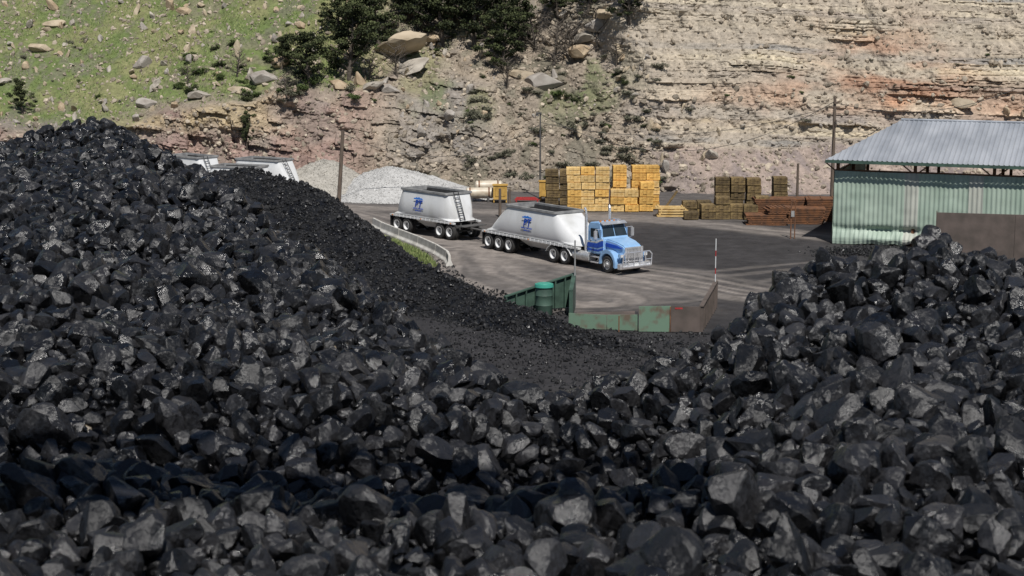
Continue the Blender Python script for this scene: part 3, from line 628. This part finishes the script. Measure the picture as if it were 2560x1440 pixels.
def trailer(loc, rz, rear, front, tr, tf, axles, label, ladder=True, logo=None, tongue=0, topz=3.12, **kw):
    T = empty('hopper_trailer', loc, rz, label=label, category='trailer', **kw)
    rings = [rring(1.20, rear+.12, front-.12, 1.0, .5), rring(1.24, rear+.02, front-.02, 1.16, .6, ry=.7)]
    for f in np.linspace(.06, 1, 14):
        hw = 1.19+.12*math.sin(math.pi*min(1, f*1.05)**.8)-.08*f; e = f**.92
        rr_ = 1.55*(1-f)**.8+.28
        rings.append(rring(1.28+(topz-.16-1.28)*f, rear+(tr-rear)*e, front+(tf-front)*e, hw, rr_, ry=.85*(1-f)+.2))
    MB().loft(rings, True, False).obj('tub', M['white'], T, 0, True)
    zt = topz
    MB().loft([rring(zt-.17, tr-.03, tf+.03, 1.13, .3), rring(zt-.13, tr-.07, tf+.07, 1.18, .2), rring(zt, tr-.07, tf+.07, 1.18, .2), rring(zt, tr+.12, tf-.12, 1.0, .15), rring(zt-.3, tr+.12, tf-.12, 1.0, .15)], False, False).obj('top_rim', M['rim'], T)
    MB().loft([rring(zt-.02, tr+.115, tf-.115, 1.005, .15), rring(2.0, tr-.1, tf+.1, .95, .3), rring(1.5, tr-.0, tf+.0, .7, .3)], False, True).obj('interior', M['inside'], T)
    rl = MB()
    for sy in (-1, 1):
        rl.box(rear, front, min(sy*1.0, sy*1.24), max(sy*1.0, sy*1.24), 1.08, 1.19)
        n = int((front-rear)/.42)
        for i in range(n):
            xx = rear+.25+i*.42; rl.box(xx, xx+.05, min(sy*1.2, sy*1.255), max(sy*1.2, sy*1.255), 1.06, 1.22)
    rl.obj('side_rail', M['white'], T)
    ax = sorted(axles); gaps = [(ax[i+1]-ax[i], i) for i in range(len(ax)-1)]; gp, i0 = max(gaps)
    hx0, hx1 = (ax[i0]+.75, ax[i0+1]-.75) if gp > 2 else (max(ax)+.8, front-2.4)
    MB().loft([rring(1.21, hx0-.1, hx1+.3, 1.15, .2), rring(.95, hx0, hx1, .95, .2), rring(.55, hx0+.35, hx1-.35, .45, .1)], True, True).obj('hopper_gate', M['white'], T)
    fr = MB()
    for sy in (-.45, .45): fr.box(rear+.1, front-.1, sy-.06, sy+.06, .85, 1.09)
    for a in axles: fr.cyl((a, -1, .52), (a, 1, .52), .07, .07, 8); fr.box(a-.35, a+.35, -.56, -.50, .62, .84); fr.box(a-.35, a+.35, .50, .56, .62, .84)
    if tongue: fr.box(front-1.2, front+.6, -.5, .5, .82, .95); fr.tube([(front+.5, -.45, .88), (front+tongue, 0, .75)], .07); fr.tube([(front+.5, .45, .88), (front+tongue, 0, .75)], .07); fr.box(front+.1, front+.9, -1.0, 1.0, .95, 1.0)
    fr.box(rear-.05, rear+.05, -1.1, 1.1, .62, .75)
    fr.obj('chassis', M['frame'], T)
    for a in axles:
        for sy in (-.93, .93): wheel(T, a, sy, WD)
    for sy in (-1, 1): MB().box(rear+.0, rear+.03, min(sy*.65, sy*1.2), max(sy*.65, sy*1.2), .25, 1.1).obj('mud_flap', M['black'], T)
    for i in range(3):
        MB().box(rear+.3+i*(front-rear-.6)/2, rear+.4+i*(front-rear-.6)/2, -1.28, -1.245, 1.12, 1.18).obj('marker_lamp', M['amber'], T)
    if ladder:
        ld = MB(); xf0, z0, xf1, z1 = front+.05, 1.3, tf+.14, topz+.05
        for sy in (-.62, -.22): ld.cyl((xf0+.04, sy, z0), (xf1+.04, sy, z1), .03, .03, 6)
        for i in range(6):
            t = (i+.5)/6; ld.cyl((xf0+(xf1-xf0)*t+.04, -.62, z0+(z1-z0)*t), (xf0+(xf1-xf0)*t+.04, -.22, z0+(z1-z0)*t), .028, .028, 6)
        ld.obj('ladder', M['black'], T)
    if logo is not None:
        ly = -1.30; tilt = math.radians(90-2)
        prof = [(-.52, 0), (-.46, .10), (-.34, .08), (-.20, .16), (-.08, .11), (.08, .18), (.24, .10), (.36, .12), (.56, .0)]
        lg = MB(); n = len(prof); lg.add([(a_, b_, 0) for a_, b_ in prof]+[(a_, b_, .006) for a_, b_ in prof], [tuple(range(n)), tuple(range(n, 2*n))]+[(i, (i+1) % n, n+(i+1) % n, n+i) for i in range(n)])
        add('emblem', lg.mesh('emblem', M['logoblue']), T, (logo+.04, ly-.012, 2.47), (tilt, 0, 0))
        add('lettering', LT2, T, (logo, ly-.018, 1.97), (tilt, 0, 0))
        add('lettering', L2, T, (logo, ly-.02, 1.80), (math.radians(90), 0, 0)); add('lettering', L3, T, (logo, ly-.02, 1.66), (math.radians(90), 0, 0))
    return T
TH = math.radians(-54.2); TL = (6.6, 100.45, 0)
trailer(TL, TH, -12.95, -2.75, -10.4, -5.2, [-10.0, -11.15, -12.3], 'white belly dump hopper trailer coupled behind the blue truck', ladder=False, logo=-7.9)
trailer((-7.18, 119.12, 0), math.radians(-49), -.75, 6.3, .45, 5.45, [0, 1.1, 4.75, 5.85], 'white second hopper trailer with ladder pulled on a drawbar', logo=2.6, tongue=2.2)
trailer((-26.2, 139.0, 0), math.radians(-40), -3.2, 3.2, -2.0, 2.0, [-2.6, -1.4], 'parked white hopper trailer behind the coal heap', topz=3.5, group='parked hopper trailers')
trailer((-21.6, 134.5, 0), math.radians(-20), -3.2, 3.2, -2.0, 2.0, [-2.6, -1.4], 'parked white hopper trailer behind the coal heap', ladder=False, topz=3.1, group='parked hopper trailers')
trailer((-20.4, 139.5, 0), math.radians(-30), -3.2, 3.4, -2.1, 2.2, [-2.6, -1.4], 'parked white hopper trailer near the gravel heap', topz=3.2, group='parked hopper trailers')
# tractor
K = empty('semi_truck', TL, TH, label='light blue semi truck with blue stripes and chrome grille', category='truck')
cabw = 1.0
MB().prism_xz([(-2.15, .98), (-2.15, 2.62), (-2.0, 2.84), (-1.15, 2.9), (-.98, 2.8), (-.72, 2.02), (-.55, 1.9), (-.55, .98)], -cabw, cabw, [1, .97, .9, .9, .93, 1, 1, 1]).obj('cab', M['ltblue'], K, .05, True)
MB().prism_xz([(-.56, .95), (-.56, 1.98), (.35, 1.84), (.92, 1.66), (1.02, 1.5), (1.04, .9)], -.8, .8, [1, 1.08, .95, .84, .82, .82]).obj('hood', M['ltblue'], K, .07, True)
fd = MB()
for sy in (-1, 1):
    ri, ro = .60, .68
    rg = []
    for i in range(11):
        t = math.radians(-14+200*i/10); cx, cz = math.cos(t), math.sin(t)
        y0, y1 = sorted((sy*.62, sy*1.2))
        rg.append([(cx*ri, y0, .55+cz*ri*1.02), (cx*ri, y1, .55+cz*ri*1.02), (cx*(ro+.02), y1-(.05 if sy > 0 else -.05)*1, .55+cz*(ro+.1)), (cx*(ro+.1), y0, .55+cz*(ro+.2))])
    fd.loft(rg)
fd.obj('front_fender', M['ltblue'], K, .02, True)
for sy in (-1, 1):
    y0, y1 = sorted((sy*1.0, sy*1.018))
    MB().prism_xz([(-2.1, 1.35), (-2.1, 1.6), (-1.2, 1.62), (-.75, 1.8), (-.6, 1.8), (-.6, 1.52), (-1.1, 1.35)], y0, y1).obj('stripe', M['blue'], K)
    MB().prism_xz([(-2.1, 1.15), (-2.1, 1.27), (-1.1, 1.27), (-.6, 1.42), (-.6, 1.32), (-1.05, 1.15)], y0, y1).obj('stripe', M['blue'], K)
    MB().prism_xz([(-2.1, 1.64), (-2.1, 1.72), (-1.2, 1.74), (-.75, 1.92), (-.6, 1.92), (-.6, 1.84), (-.76, 1.84), (-1.2, 1.66)], y0, y1).obj('stripe', M['white'], K)
    MB().prism_xz([(-.5, 1.5), (-.5, 1.74), (.45, 1.66), (.9, 1.5), (.3, 1.47)], sy*.80, sy*.868, [1.03, 1.05, .95, .86, .96]).obj('stripe', M['blue'], K, .01)
    y0, y1 = sorted((sy*.99, sy*1.01))
    d = MB().box(-1.9, -.78, y0, y1, 1.05, 2.5).obj('door', M['ltblue'], K, .008)
    MB().prism_xz([(-1.8, 1.98), (-1.8, 2.5), (-1.15, 2.52), (-.92, 1.98)], *sorted((sy*.985, sy*1.018))).obj('window', M['glass'], d)
    MB().box(-1.82, -1.68, *sorted((sy*1.01, sy*1.045)), 1.78, 1.83).obj('handle', M['chrome'], d)
    mr = MB(); ym = sy*1.42
    mr.box(-.86, -.78, min(ym-.11, ym+.11), max(ym-.11, ym+.11), 1.95, 2.45); mr.tube([(-.9, sy*.98, 2.5), (-.84, ym, 2.52), (-.84, ym, 1.88), (-.85, sy*.99, 1.85)], .018)
    mr.obj('mirror', M['chrome'], K)
    st = MB(); st.cyl((-2.36, sy*.92, .9), (-2.36, sy*.92, 3.3), .085, .085, 12); st.tube([(-2.36, sy*.92, 3.3), (-2.38, sy*.92, 3.5), (-2.46, sy*.95, 3.66)], .075, 10); st.obj('exhaust_stack', M['chrome'], K, 0, True)
    MB().cyl((-3.35, sy*.92, .72), (-1.75, sy*.92, .72), .31, .31, 20).obj('fuel_tank', M['alu'], K, .02, True)
    MB().box(-1.65, -.95, *sorted((sy*.7, sy*1.15)), .45, .52).box(-1.65, -.95, *sorted((sy*.75, sy*1.12)), .78, .84).obj('step', M['chrome'], K, .01)
    hl = MB(); hl.box(.82, 1.06, *sorted((sy*.74, sy*1.06)), .98, 1.26); hl.obj('headlight_housing', M['ltblue'], K, .05, True)
    MB().box(1.05, 1.075, *sorted((sy*.77, sy*1.03)), 1.02, 1.2).obj('headlight', M['lens'], K, .02)
    rg = []
    for i in range(9):
        t = math.radians(20+140*i/8); y0, y1 = sorted((sy*.62, sy*1.24)); cx, cz = math.cos(t), math.sin(t)
        rg.append([(-4.72+cx*1.35, y0, .3+cz*.92), (-4.72+cx*1.35, y1, .3+cz*.92), (-4.72+cx*1.38, y1, .3+cz*.95), (-4.72+cx*1.38, y0, .3+cz*.95)])
    MB().loft(rg).obj('rear_fender', M['white'], K, 0, True)
MB().cyl((-1.5, .5, 2.98), (-.9, .5, 2.96), .04, .09, 10).cyl((-1.5, .5, 2.98), (-1.5, .5, 2.85), .03, .03, 6).obj('air_horn', M['chrome'], K, 0, True)
ws = MB()
for sy in (-1, 1):
    ws.add([(-.945, sy*.03, 2.74), (-.945, sy*.82, 2.72), (-.69, sy*.92, 2.06), (-.69, sy*.03, 2.06), (-.99, sy*.03, 2.74), (-.99, sy*.82, 2.72), (-.76, sy*.92, 2.06), (-.76, sy*.03, 2.06)], [(0, 1, 2, 3), (7, 6, 5, 4), (0, 4, 5, 1), (1, 5, 6, 2), (2, 6, 7, 3), (3, 7, 4, 0)])
ws.obj('windshield', M['glass'], K)
MB().prism_xz([(-1.05, 2.84), (-.72, 2.76), (-.72, 2.80), (-1.0, 2.93)], -.93, .93).obj('visor', M['chrome'], K, .008)
for y_ in (-.7, -.35, 0, .35, .7): MB().box(-1.32, -1.2, y_-.05, y_+.05, 2.88, 2.97).obj('roof_lamp', M['amber'], K, .015)
g = MB(); g.box(1.03, 1.08, -.56, .56, .72, .78); g.box(1.03, 1.08, -.56, .56, 1.52, 1.6)
for i in range(11): y_ = -.54+i*.108; g.box(1.03, 1.09, y_-.034, y_+.034, .76, 1.54)
for y_ in (-.61, .61): g.box(1.02, 1.1, y_-.07, y_+.07, .7, 1.6)
G = g.obj('grille', M['chrome'], K, .008); MB().box(1.0, 1.045, -.56, .56, .74, 1.56).obj('grille_core', M['black'], G)
MB().prism_xz([(.95, .32), (1.25, .34), (1.3, .45), (1.28, .66), (.95, .68)], -1.2, 1.2).obj('bumper', M['chrome'], K, .04, True)
bb = MB(); bb.tube([(1.36, -1.1, .5), (1.42, -1.1, 1.15), (1.36, -.95, 1.32), (1.36, .95, 1.32), (1.42, 1.1, 1.15), (1.36, 1.1, .5)], .035, 8)
for y_ in (-.66, -.22, .22, .66): bb.cyl((1.36, y_, .5), (1.36, y_, 1.32), .028, .028, 8)
bb.tube([(1.4, -1.1, .85), (1.4, -.66, .85)], .028, 8); bb.tube([(1.4, .66, .85), (1.4, 1.1, .85)], .028, 8); bb.box(1.25, 1.4, -1.1, 1.1, .45, .52)
bb.obj('grille_guard', M['chrome'], K, 0, True)
MB().box(1.285, 1.3, -.17, .17, .5, .62).obj('licence_plate', M['white'], K)
ch = MB()
for sy in (-.42, .42): ch.box(-6.2, .95, sy-.05, sy+.05, .72, .98)
ch.box(-5.6, -3.9, -.5, .5, .98, 1.08)
for a in (0, -4.15, -5.3): ch.cyl((a, -1, .52), (a, 1, .52), .07, .07, 8)
ch.box(-2.6, -2.2, -.9, .9, .85, 1.0); ch.obj('chassis', M['frame'], K)
for a in (-4.15, -5.3):
    for sy in (-.93, .93): wheel(K, a, sy, WD)
for sy in (-1.04, 1.04): wheel(K, 0, sy, WS)

# ================================================================== TIMBER
def bundle_mesh(mat, seed, W=1.05, D=1.25, Hh=.56, nx=4, nz=3):
    r = random.Random(seed); mb = MB(); bw = W/nx; bh = (Hh-.06)/nz
    for i in range(nx):
        for j in range(nz):
            e = r.uniform(-.025, .025); mb.box(i*bw-W/2+.005, (i+1)*bw-W/2-.005, -D/2+e, D/2+e, .06+j*bh+.004, .06+(j+1)*bh-.003)
    for y_ in (-.42*D, 0, .35*D): mb.box(-W/2, W/2, y_-.05, y_+.05, 0, .065)
    return mb.mesh('timber_bundle', mat)
BM = {k: [bundle_mesh(M[k], 10*i+3) for i in range(2)] for k in ('wood', 'wood2', 'wood3')}
def stack(x, y, tiers, k, lab, dz=.56, rz=0):
    for t in range(tiers):
        kk = k if k == 'wood3' else random.choice(['wood', 'wood', 'wood2'])
        add('timber_bundle', random.choice(BM[kk]), None, (x+random.uniform(-.06, .06), y+random.uniform(-.07, .07), t*dz-.02), (0, 0, rz+random.uniform(-.035, .035)), label=lab, category='timber', group='bundled timber in the yard')
ly_ = 'bundle of fresh yellow mine timbers stacked in the yard'; lo_ = 'bundle of weathered olive brown timbers stacked in the yard'
for x_ in (4.75, 5.82, 6.89): stack(x_, 130.2, 6, 'wood', ly_)
for x_ in (8.05, 9.12): stack(x_, 130.0, 3, 'wood', ly_)
for x_ in (8.3, 9.8, 10.9): stack(x_, 131.7, 6, 'wood', ly_)
stack(10.3, 130.2, 4, 'wood', ly_)
for x_ in (3.2, 4.3): stack(x_, 134.4, 5, 'wood3', lo_)
for x_, y_, t_ in ((13.3, 127.2, 2), (14.4, 127.4, 2), (14.5, 125.2, 2), (15.6, 125.2, 3), (15.9, 128.2, 5), (17.0, 128.2, 5), (17.6, 125.0, 2), (18.2, 127.8, 5), (18.6, 125.4, 3), (20.3, 128.6, 5), (13.2, 125.2, 1), (16.7, 125.3, 2)): stack(x_, y_, t_, 'wood3', lo_)
for i in range(4):
    mb = MB()
    for j in range(4): mb.box(-1.1, 1.1, -.5+j*.3, -.32+j*.3, 0, .12)
    for j in (-.9, .9): mb.box(j-.06, j+.06, -.5, .6, .12, .2)
    mb.obj('wooden_pallet', M['wood2'], None, 0, loc=(11.9+random.uniform(-.2, .2), 126.8, i*.2), rot=(0, 0, random.uniform(-.1, .1)), label='pale wooden pallet in a low stack', category='pallet', group='stacked pallets')
MB().box(-.08, .08, -.08, .08, 0, 2.2).obj('timber_prop', M['wood3'], None, .01, loc=(11.2, 127.5, 0), rot=(0, .6, 0), label='grey timber leaning against the pallets', category='timber')
def steel_stack(x, y, L, Dp, n, rz, z0=0):
    mb = MB()
    for i in range(n):
        e = random.uniform(-.12, .12); z = i*.13; mb.box(-L/2+e, L/2+e, -Dp/2, Dp/2, z, z+.09)
        if i % 3 == 0:
            for j in range(4): mb.box(-L/2+.3+j*(L-.6)/3-.05, -L/2+.3+j*(L-.6)/3+.05, -Dp/2-.02, Dp/2+.02, z+.09, z+.13)
    mb.obj('steel_panel_stack', M['rust'], None, 0, loc=(x, y, z0), rot=(0, 0, rz), label='stack of rusty brown steel mesh panels', category='steel', group='stacks of rusty steel panels')
steel_stack(18.4, 122.2, 2.9, 1.6, 6, -.05); steel_stack(21.0, 123.0, 3.4, 1.8, 9, -.1); steel_stack(20.2, 125.6, 4.4, 1.8, 12, 0); steel_stack(19.2, 122.2, 1.6, 1.4, 4, .1, .8); steel_stack(23.2, 124.5, 3.2, 1.8, 13, -.1)
for x_, y_, z_ in ((-2.6, 136.2, 0), (-1.9, 138.2, .35)):
    T = empty('storage_tank', (x_, y_, z_), .05, label='cream horizontal fuel tank on steel cradle', category='tank', group='fuel tanks')
    T.scale = (.85, .72, .72)
    rr = .62; rg = []
    for xx, rf in ((-1.35, .3), (-1.3, .75), (-1.18, 1), (1.18, 1), (1.3, .75), (1.35, .3)):
        rg.append([(xx, rr*rf*math.cos(a*math.pi/12), .95+rr*rf*math.sin(a*math.pi/12)) for a in range(24)])
    MB().loft(rg).obj('tank_shell', M['tank'], T, 0, True)
    for xc in (-.8, .8): MB().box(xc-.1, xc+.1, -.5, .5, -z_*1.4, .6).obj('cradle', M['frame'], T)
    for xc in (-.93, .87): MB().loft([[(xx, (rr+.012)*math.cos(a*math.pi/12), .95+(rr+.012)*math.sin(a*math.pi/12)) for a in range(24)] for xx in (xc-.07, xc+.07)]).obj('tank_band', M['rust'], T, 0, True)
mb = MB(); mb.box(-.55, .55, -.5, .5, .25, 1.35); mb.box(-.62, .62, -.56, .56, 1.35, 1.42); mb.box(-.55, -.45, -.45, .45, 0, .25); mb.box(.45, .55, -.45, .45, 0, .25); mb.box(-.4, .4, -.53, -.5, .5, 1.2)
mb.obj('equipment_cabinet', M['yellow'], None, .02, loc=(-.95, 135.8, 0), label='yellow equipment box on legs beside the tanks', category='equipment')
mb = MB(); mb.box(-.5, .5, -.4, .4, .3, 1.5); mb.box(-.55, .55, -.45, .45, 1.5, 1.6); mb.box(-.45, -.3, -.3, .3, 0, .3); mb.box(.3, .45, -.3, .3, 0, .3)
mb.obj('equipment_cabinet', M['yellow'], None, .02, loc=(2.7, 137.0, 0), label='small yellow box near the weathered timber', category='equipment')
mb = MB()
for i in range(4): mb.box(-1.0+i*.05, 1.0-i*.1, -.5+i*.2, -.35+i*.2, .14+.04*i, .22+.04*i)
mb.box(-.9, -.8, -.5, .4, 0, .14); mb.box(.8, .9, -.5, .4, 0, .14); mb.obj('pipe_rack', M['red'], None, .01, loc=(1.2, 136.2, 0), label='low red steel rack of beams', category='rack')
# ================================================================== POLES
def pole(x, y, h, r, name, lab, cat, mat='pole', lean=(0, 0)):
    return MB().cyl((0, 0, -.2), (lean[0], lean[1], h), r, r*.8, 10).obj(name, M[mat], None, 0, True, loc=(x, y, 0), label=lab, category=cat)
pole(-13.7, 133.4, 5.9, .17, 'utility_pole', 'leaning grey wooden pole beside the gravel heap', 'pole', lean=(.45, 0))
E = empty('lamp_post', (2.3, 138.5, 0), 0, label='thin dark steel yard lamp post', category='lamp')
MB().cyl((0, 0, 0), (0, 0, 6.9), .08, .055, 8).obj('post', M['frame'], E); MB().box(-.35, .1, -.12, .12, 6.85, 7.0).cyl((-.25, 0, 6.7), (-.25, 0, 6.86), .16, .08, 10).obj('lamp_head', M['frame'], E)
E = empty('utility_pole', (24.3, 128.5, 0), 0, label='tall brown power pole behind the shed', category='pole')
MB().cyl((0, 0, -.2), (0, 0, 8.8), .16, .11, 10).obj('post', M['pole'], E, 0, True)
MB().box(-.08, .08, -.2, -.12, 8.3, 8.6).box(-.4, .4, -.06, .06, 8.0, 8.1).cyl((.1, -.2, 6.6), (.1, -.2, 7.1), .05, .05, 6).obj('crossarm', M['pole'], E)
def wire(a, b, sag, r=.026):
    pts = [tuple(Vector(a).lerp(Vector(b), i/24)-Vector((0, 0, sag*4*(i/24)*(1-i/24)))) for i in range(25)]
    MB().tube(pts, r, 4).obj('overhead_wire', M['wire'], None, label='thin sagging overhead wire between poles', category='wire', group='overhead wires')
wire((-13.3, 133.4, 5.7), (2.25, 138.5, 6.0), 2.2); wire((2.25, 138.5, 6.2), (24.3, 128.5, 8.2), 1.6); wire((2.25, 138.5, 6.9), (24.3, 128.4, 8.5), 3.4); wire((24.3, 128.5, 8.4), (40, 136, 9), 1.2); wire((24.3, 128.5, 7.0), (25.5, 118, 7.3), .9)
for x_, y_, h_ in ((-.9, 126.5, 2.1), (22.0, 130.5, 3.6), (24.4, 129.3, 3.2), (-.2, 132.5, 1.4)): pole(x_, y_, h_, .12, 'wooden_post', 'short dark wooden post in the yard', 'post')
E = empty('sign_post', (18.95, 114.6, 0), 0, label='rusty steel post with small box in the yard', category='post')
MB().box(-.04, .04, -.04, .04, 0, 2.7).box(-.06, .3, -.05, .05, 2.55, 2.63).box(.24, .3, -.04, .04, 0, 2.6).obj('post', M['rust'], E); MB().box(-.02, .2, -.12, -.045, 1.5, 1.9).obj('control_box', M['rim'], E)
# ================================================================== SHED
S = empty('open_shed', (21.4, 112.4, 0), math.radians(-21.5), label='green corrugated metal shed with grey hipped roof', category='shed')
def corr(x0, x1, z0, z1, y, per=.3, amp=.05, dent=0, nz=14, seed=1):
    xs = np.arange(x0, x1+.001, per/6); zs = np.linspace(z0, z1, nz); X, Z = np.meshgrid(xs, zs)
    ph = (X/per) % 1; Y = y-amp*np.clip(np.abs(ph-.5)*4-.5, 0, 1)+(fbm(X*.5, Z*.6, seed, 3)-.5)*.22*dent
    Y = Y+dent*(.40*np.exp(-((Z-.95-.3*(fbm(X*.4, Z*0, 3, 2)-.5))/.22)**2)-.25*np.exp(-((Z-.4)/.25)**2))*(fbm(X*1.2, Z*0, seed+4, 2)+.2)
    return np.stack([X, Y, Z], -1).reshape(-1, 3), grid_faces(len(xs), nz)
for i, (x0, x1, mt, z0) in enumerate([(0, 4.6, 'green', .08), (4.6, 5.5, 'greygreen', .2), (5.5, 8.7, 'green', .1), (8.7, 9.6, 'greygreen', .5), (9.6, 22, 'green', .5)]):
    V, F = corr(x0, x1, z0, 4.85, 0, dent=1 if i < 3 else .3, nz=50, seed=5)
    V[:, 2] += np.where(V[:, 2] < z0+.2, (vn(V[:, 0]*1.5, V[:, 0]*0, 9)-.5)*.18, 0)
    add('wall', mk_mesh('wall', V, F, M[mt], False), S, label='faded translucent wall sheet' if mt == 'greygreen' else 'dented green corrugated wall')
MB().box(.3, 22, .45, .57, 0, .9).obj('base_wall', M['brown'], S)
V, F = corr(0, 12, .1, 4.85, 0, nz=6); V = V[:, [1, 0, 2]]; add('wall', mk_mesh('wall', V, F, M['green']), S, label='green corrugated end wall')
fr = MB()
for x_ in (.15, 5.2, 10.2, 15.2, 21.8):
    for y_ in (.3, 6, 11.8): fr.box(x_-.1, x_+.1, y_-.1, y_+.1, 0, 5.45)
    fr.tube([(x_-.9, .3, 5.4), (x_, .3, 4.7), (x_+.9, .3, 5.4)], .05, 6)
fr.box(0, 22, .2, .4, 5.35, 5.6); fr.box(0, 22, 11.7, 11.9, 5.35, 5.6); fr.box(0, 22, .1, .18, 4.78, 4.95); fr.obj('frame', M['rust'], S)
xs = np.arange(-.5, 24, .04); rib = .045*(np.clip(np.abs(((xs/.32) % 1)-.5)*5-1.2, 0, 1))
def roof_plane(ye, yr, name='roof'):
    V = []
    for f_ in np.linspace(0, 1, 12):
        f = f_*np.clip((xs+.5)/3.8, 0, 1); V.append(np.stack([xs, ye+(yr-ye)*f, 5.62+2.25*f+rib+(fbm(xs*.3, xs*0+f_*2, 8, 2)-.5)*.04], -1))
    return np.concatenate(V), grid_faces(len(xs), 12)
V, F = roof_plane(-.7, 6.0); rf = add('roof', mk_mesh('roof', V, F, M['roof']), S)
V, F = roof_plane(12.7, 6.0); add('roof', mk_mesh('roof', V, F, M['roof']), S)
MB().add([(-.5, -.7, 5.6), (-.5, 12.7, 5.6), (3.3, 6, 7.86)], [(0, 1, 2)]).obj('roof_hip', M['roof'], S)
MB().box(-.52, 24, -.76, -.71, 5.42, 5.62).obj('fascia', M['dgreen'], rf); MB().cyl((3.3, 6, 7.93), (24, 6, 7.93), .08, .08, 6).obj('ridge_cap', M['roof'], rf)
MB().box(0, 7, 0, .12, 0, 2.9).box(-.06, 0, -.05, .17, 0, 3.0).box(4.7, 4.76, -.03, 0, 0, 2.9).obj('steel_plate_wall', M['brown'], None, .01, loc=(26.6, 105.6, 0), rot=(0, 0, math.radians(-14)), label='brown steel plate retaining wall by the shed', category='wall')
# ================================================================== BIN
B = empty('loading_bin', (6.2, 81.7, 0), 0, label='green and rusty steel loading bin around a ramp', category='bin')
def panel(p0, p1, h0, h1, mat, name='panel', th=.06, rib=True, z0=0):
    mb = MB(); a = Vector((p0[0]-6.2, p0[1]-81.7, z0)); b = Vector((p1[0]-6.2, p1[1]-81.7, z0)); d = (b-a); L = d.length; d.normalize(); n = Vector((d.y, -d.x, 0))
    def q_(t, s, z): return tuple(a+d*t+n*s+Vector((0, 0, z)))
    mb.add([q_(0, 0, 0), q_(L, 0, 0), q_(L, 0, h1), q_(0, 0, h0), q_(0, -th, 0), q_(L, -th, 0), q_(L, -th, h1), q_(0, -th, h0)], [(0, 1, 2, 3), (7, 6, 5, 4), (0, 4, 5, 1), (1, 5, 6, 2), (2, 6, 7, 3), (3, 7, 4, 0)])
    if rib:
        k = max(2, int(L/.6)+1)
        for i in range(k):
            t = .04+(L-.12)*i/(k-1); hh = h0+(h1-h0)*t/L
            mb.add([q_(t, .002, 0), q_(t+.07, .002, 0), q_(t+.07, .002, hh), q_(t, .002, hh), q_(t, .13, 0), q_(t+.07, .13, 0), q_(t+.07, .13, hh), q_(t, .13, hh)], [(0, 1, 2, 3), (7, 6, 5, 4), (0, 4, 5, 1), (1, 5, 6, 2), (2, 6, 7, 3), (3, 7, 4, 0)])
        mb.add([q_(0, -th-.01, h0), q_(L, -th-.01, h1), q_(L, -th-.01, h1+.06), q_(0, -th-.01, h0+.06), q_(0, .14, h0), q_(L, .14, h1), q_(L, .14, h1+.06), q_(0, .14, h0+.06)], [(0, 1, 2, 3), (7, 6, 5, 4), (0, 4, 5, 1), (1, 5, 6, 2), (2, 6, 7, 3), (3, 7, 4, 0)])
    return mb.obj(name, M[mat], B)
panel((-.4, 86.6), (3.3, 88.6), .85, 1.75, 'dgreen'); panel((3.32, 88.6), (3.05, 85.6), 1.75, 1.35, 'dgreen')
panel((2.8, 82.6), (4.65, 82.2), .75, .72, 'pgreen', rib=False); panel((4.68, 82.25), (6.18, 81.9), .72, .8, 'pgreen', rib=False)
panel((6.2, 81.7), (7.75, 81.6), 1.25, 1.28, 'pgreen', rib=False); panel((7.77, 81.6), (9.15, 81.55), 1.28, 1.25, 'brown', rib=False)
panel((9.2, 81.55), (10.7, 88.2), 1.25, 1.4, 'brown', rib=True)
mb = MB(); mb.add([(-3.2, 1.0, .12), (0, .4, .12), (.1, 4.2, .25), (-2.9, 3.8, .25), (-3.2, 1.0, 0), (0, .4, 0), (.1, 4.2, 0), (-2.9, 3.8, 0)], [(0, 1, 2, 3), (4, 7, 6, 5), (0, 4, 5, 1), (1, 5, 6, 2), (2, 6, 7, 3), (3, 7, 4, 0)]); mb.obj('ramp_floor', M['brown'], B)
MB().box(1.75, 2.35, -.12, -.07, 1.13, 1.21).obj('red_tag', M['red'], B)
for xa_, za_ in ((-1.0, .8), (1.5, 1.25)): MB().box(xa_, xa_+.05, -.14, -.06, 0, za_).obj('edge_strip', M['rust'], B)
T = empty('storage_drum', (1.65, 86.2, 0), 0, label='green steel drum with teal lid by the bin', category='drum')
MB().lathe_y([(0, 0), (.42, 0), (.44, .04), (.44, .5), (.455, .53), (.44, .56), (.44, 1.0), (.455, 1.03), (.44, 1.06), (.44, 1.45), (0, 1.45)], 28).obj('body', M['dgreen'], T, 0, True, rot=(math.radians(90), 0, 0))
MB().cyl((0, 0, 1.45), (0, 0, 1.62), .50, .48, 28).cyl((0, 0, 1.62), (0, 0, 1.66), .40, .36, 28).obj('lid', M['teal'], T, .015, True)
MB().cyl((0, 0, 0), (0, 0, 3.6), .045, .04, 8).obj('steel_post', M['rim'], None, loc=(3.3, 88.1, 0), label='thin grey steel post at the bin corner', category='post')
E = empty('marker_pole', (10.65, 87.9, 0), 0, label='thin red and white striped marker pole', category='pole')
mb1 = MB(); mb2 = MB()
for i in range(12): (mb1 if i % 3 else mb2).cyl((0, 0, i*.31), (0, 0, (i+1)*.31), .028, .028, 8)
mb1.obj('white_band', M['white'], E); mb2.obj('red_band', M['red'], E)
print('BUILD OK')
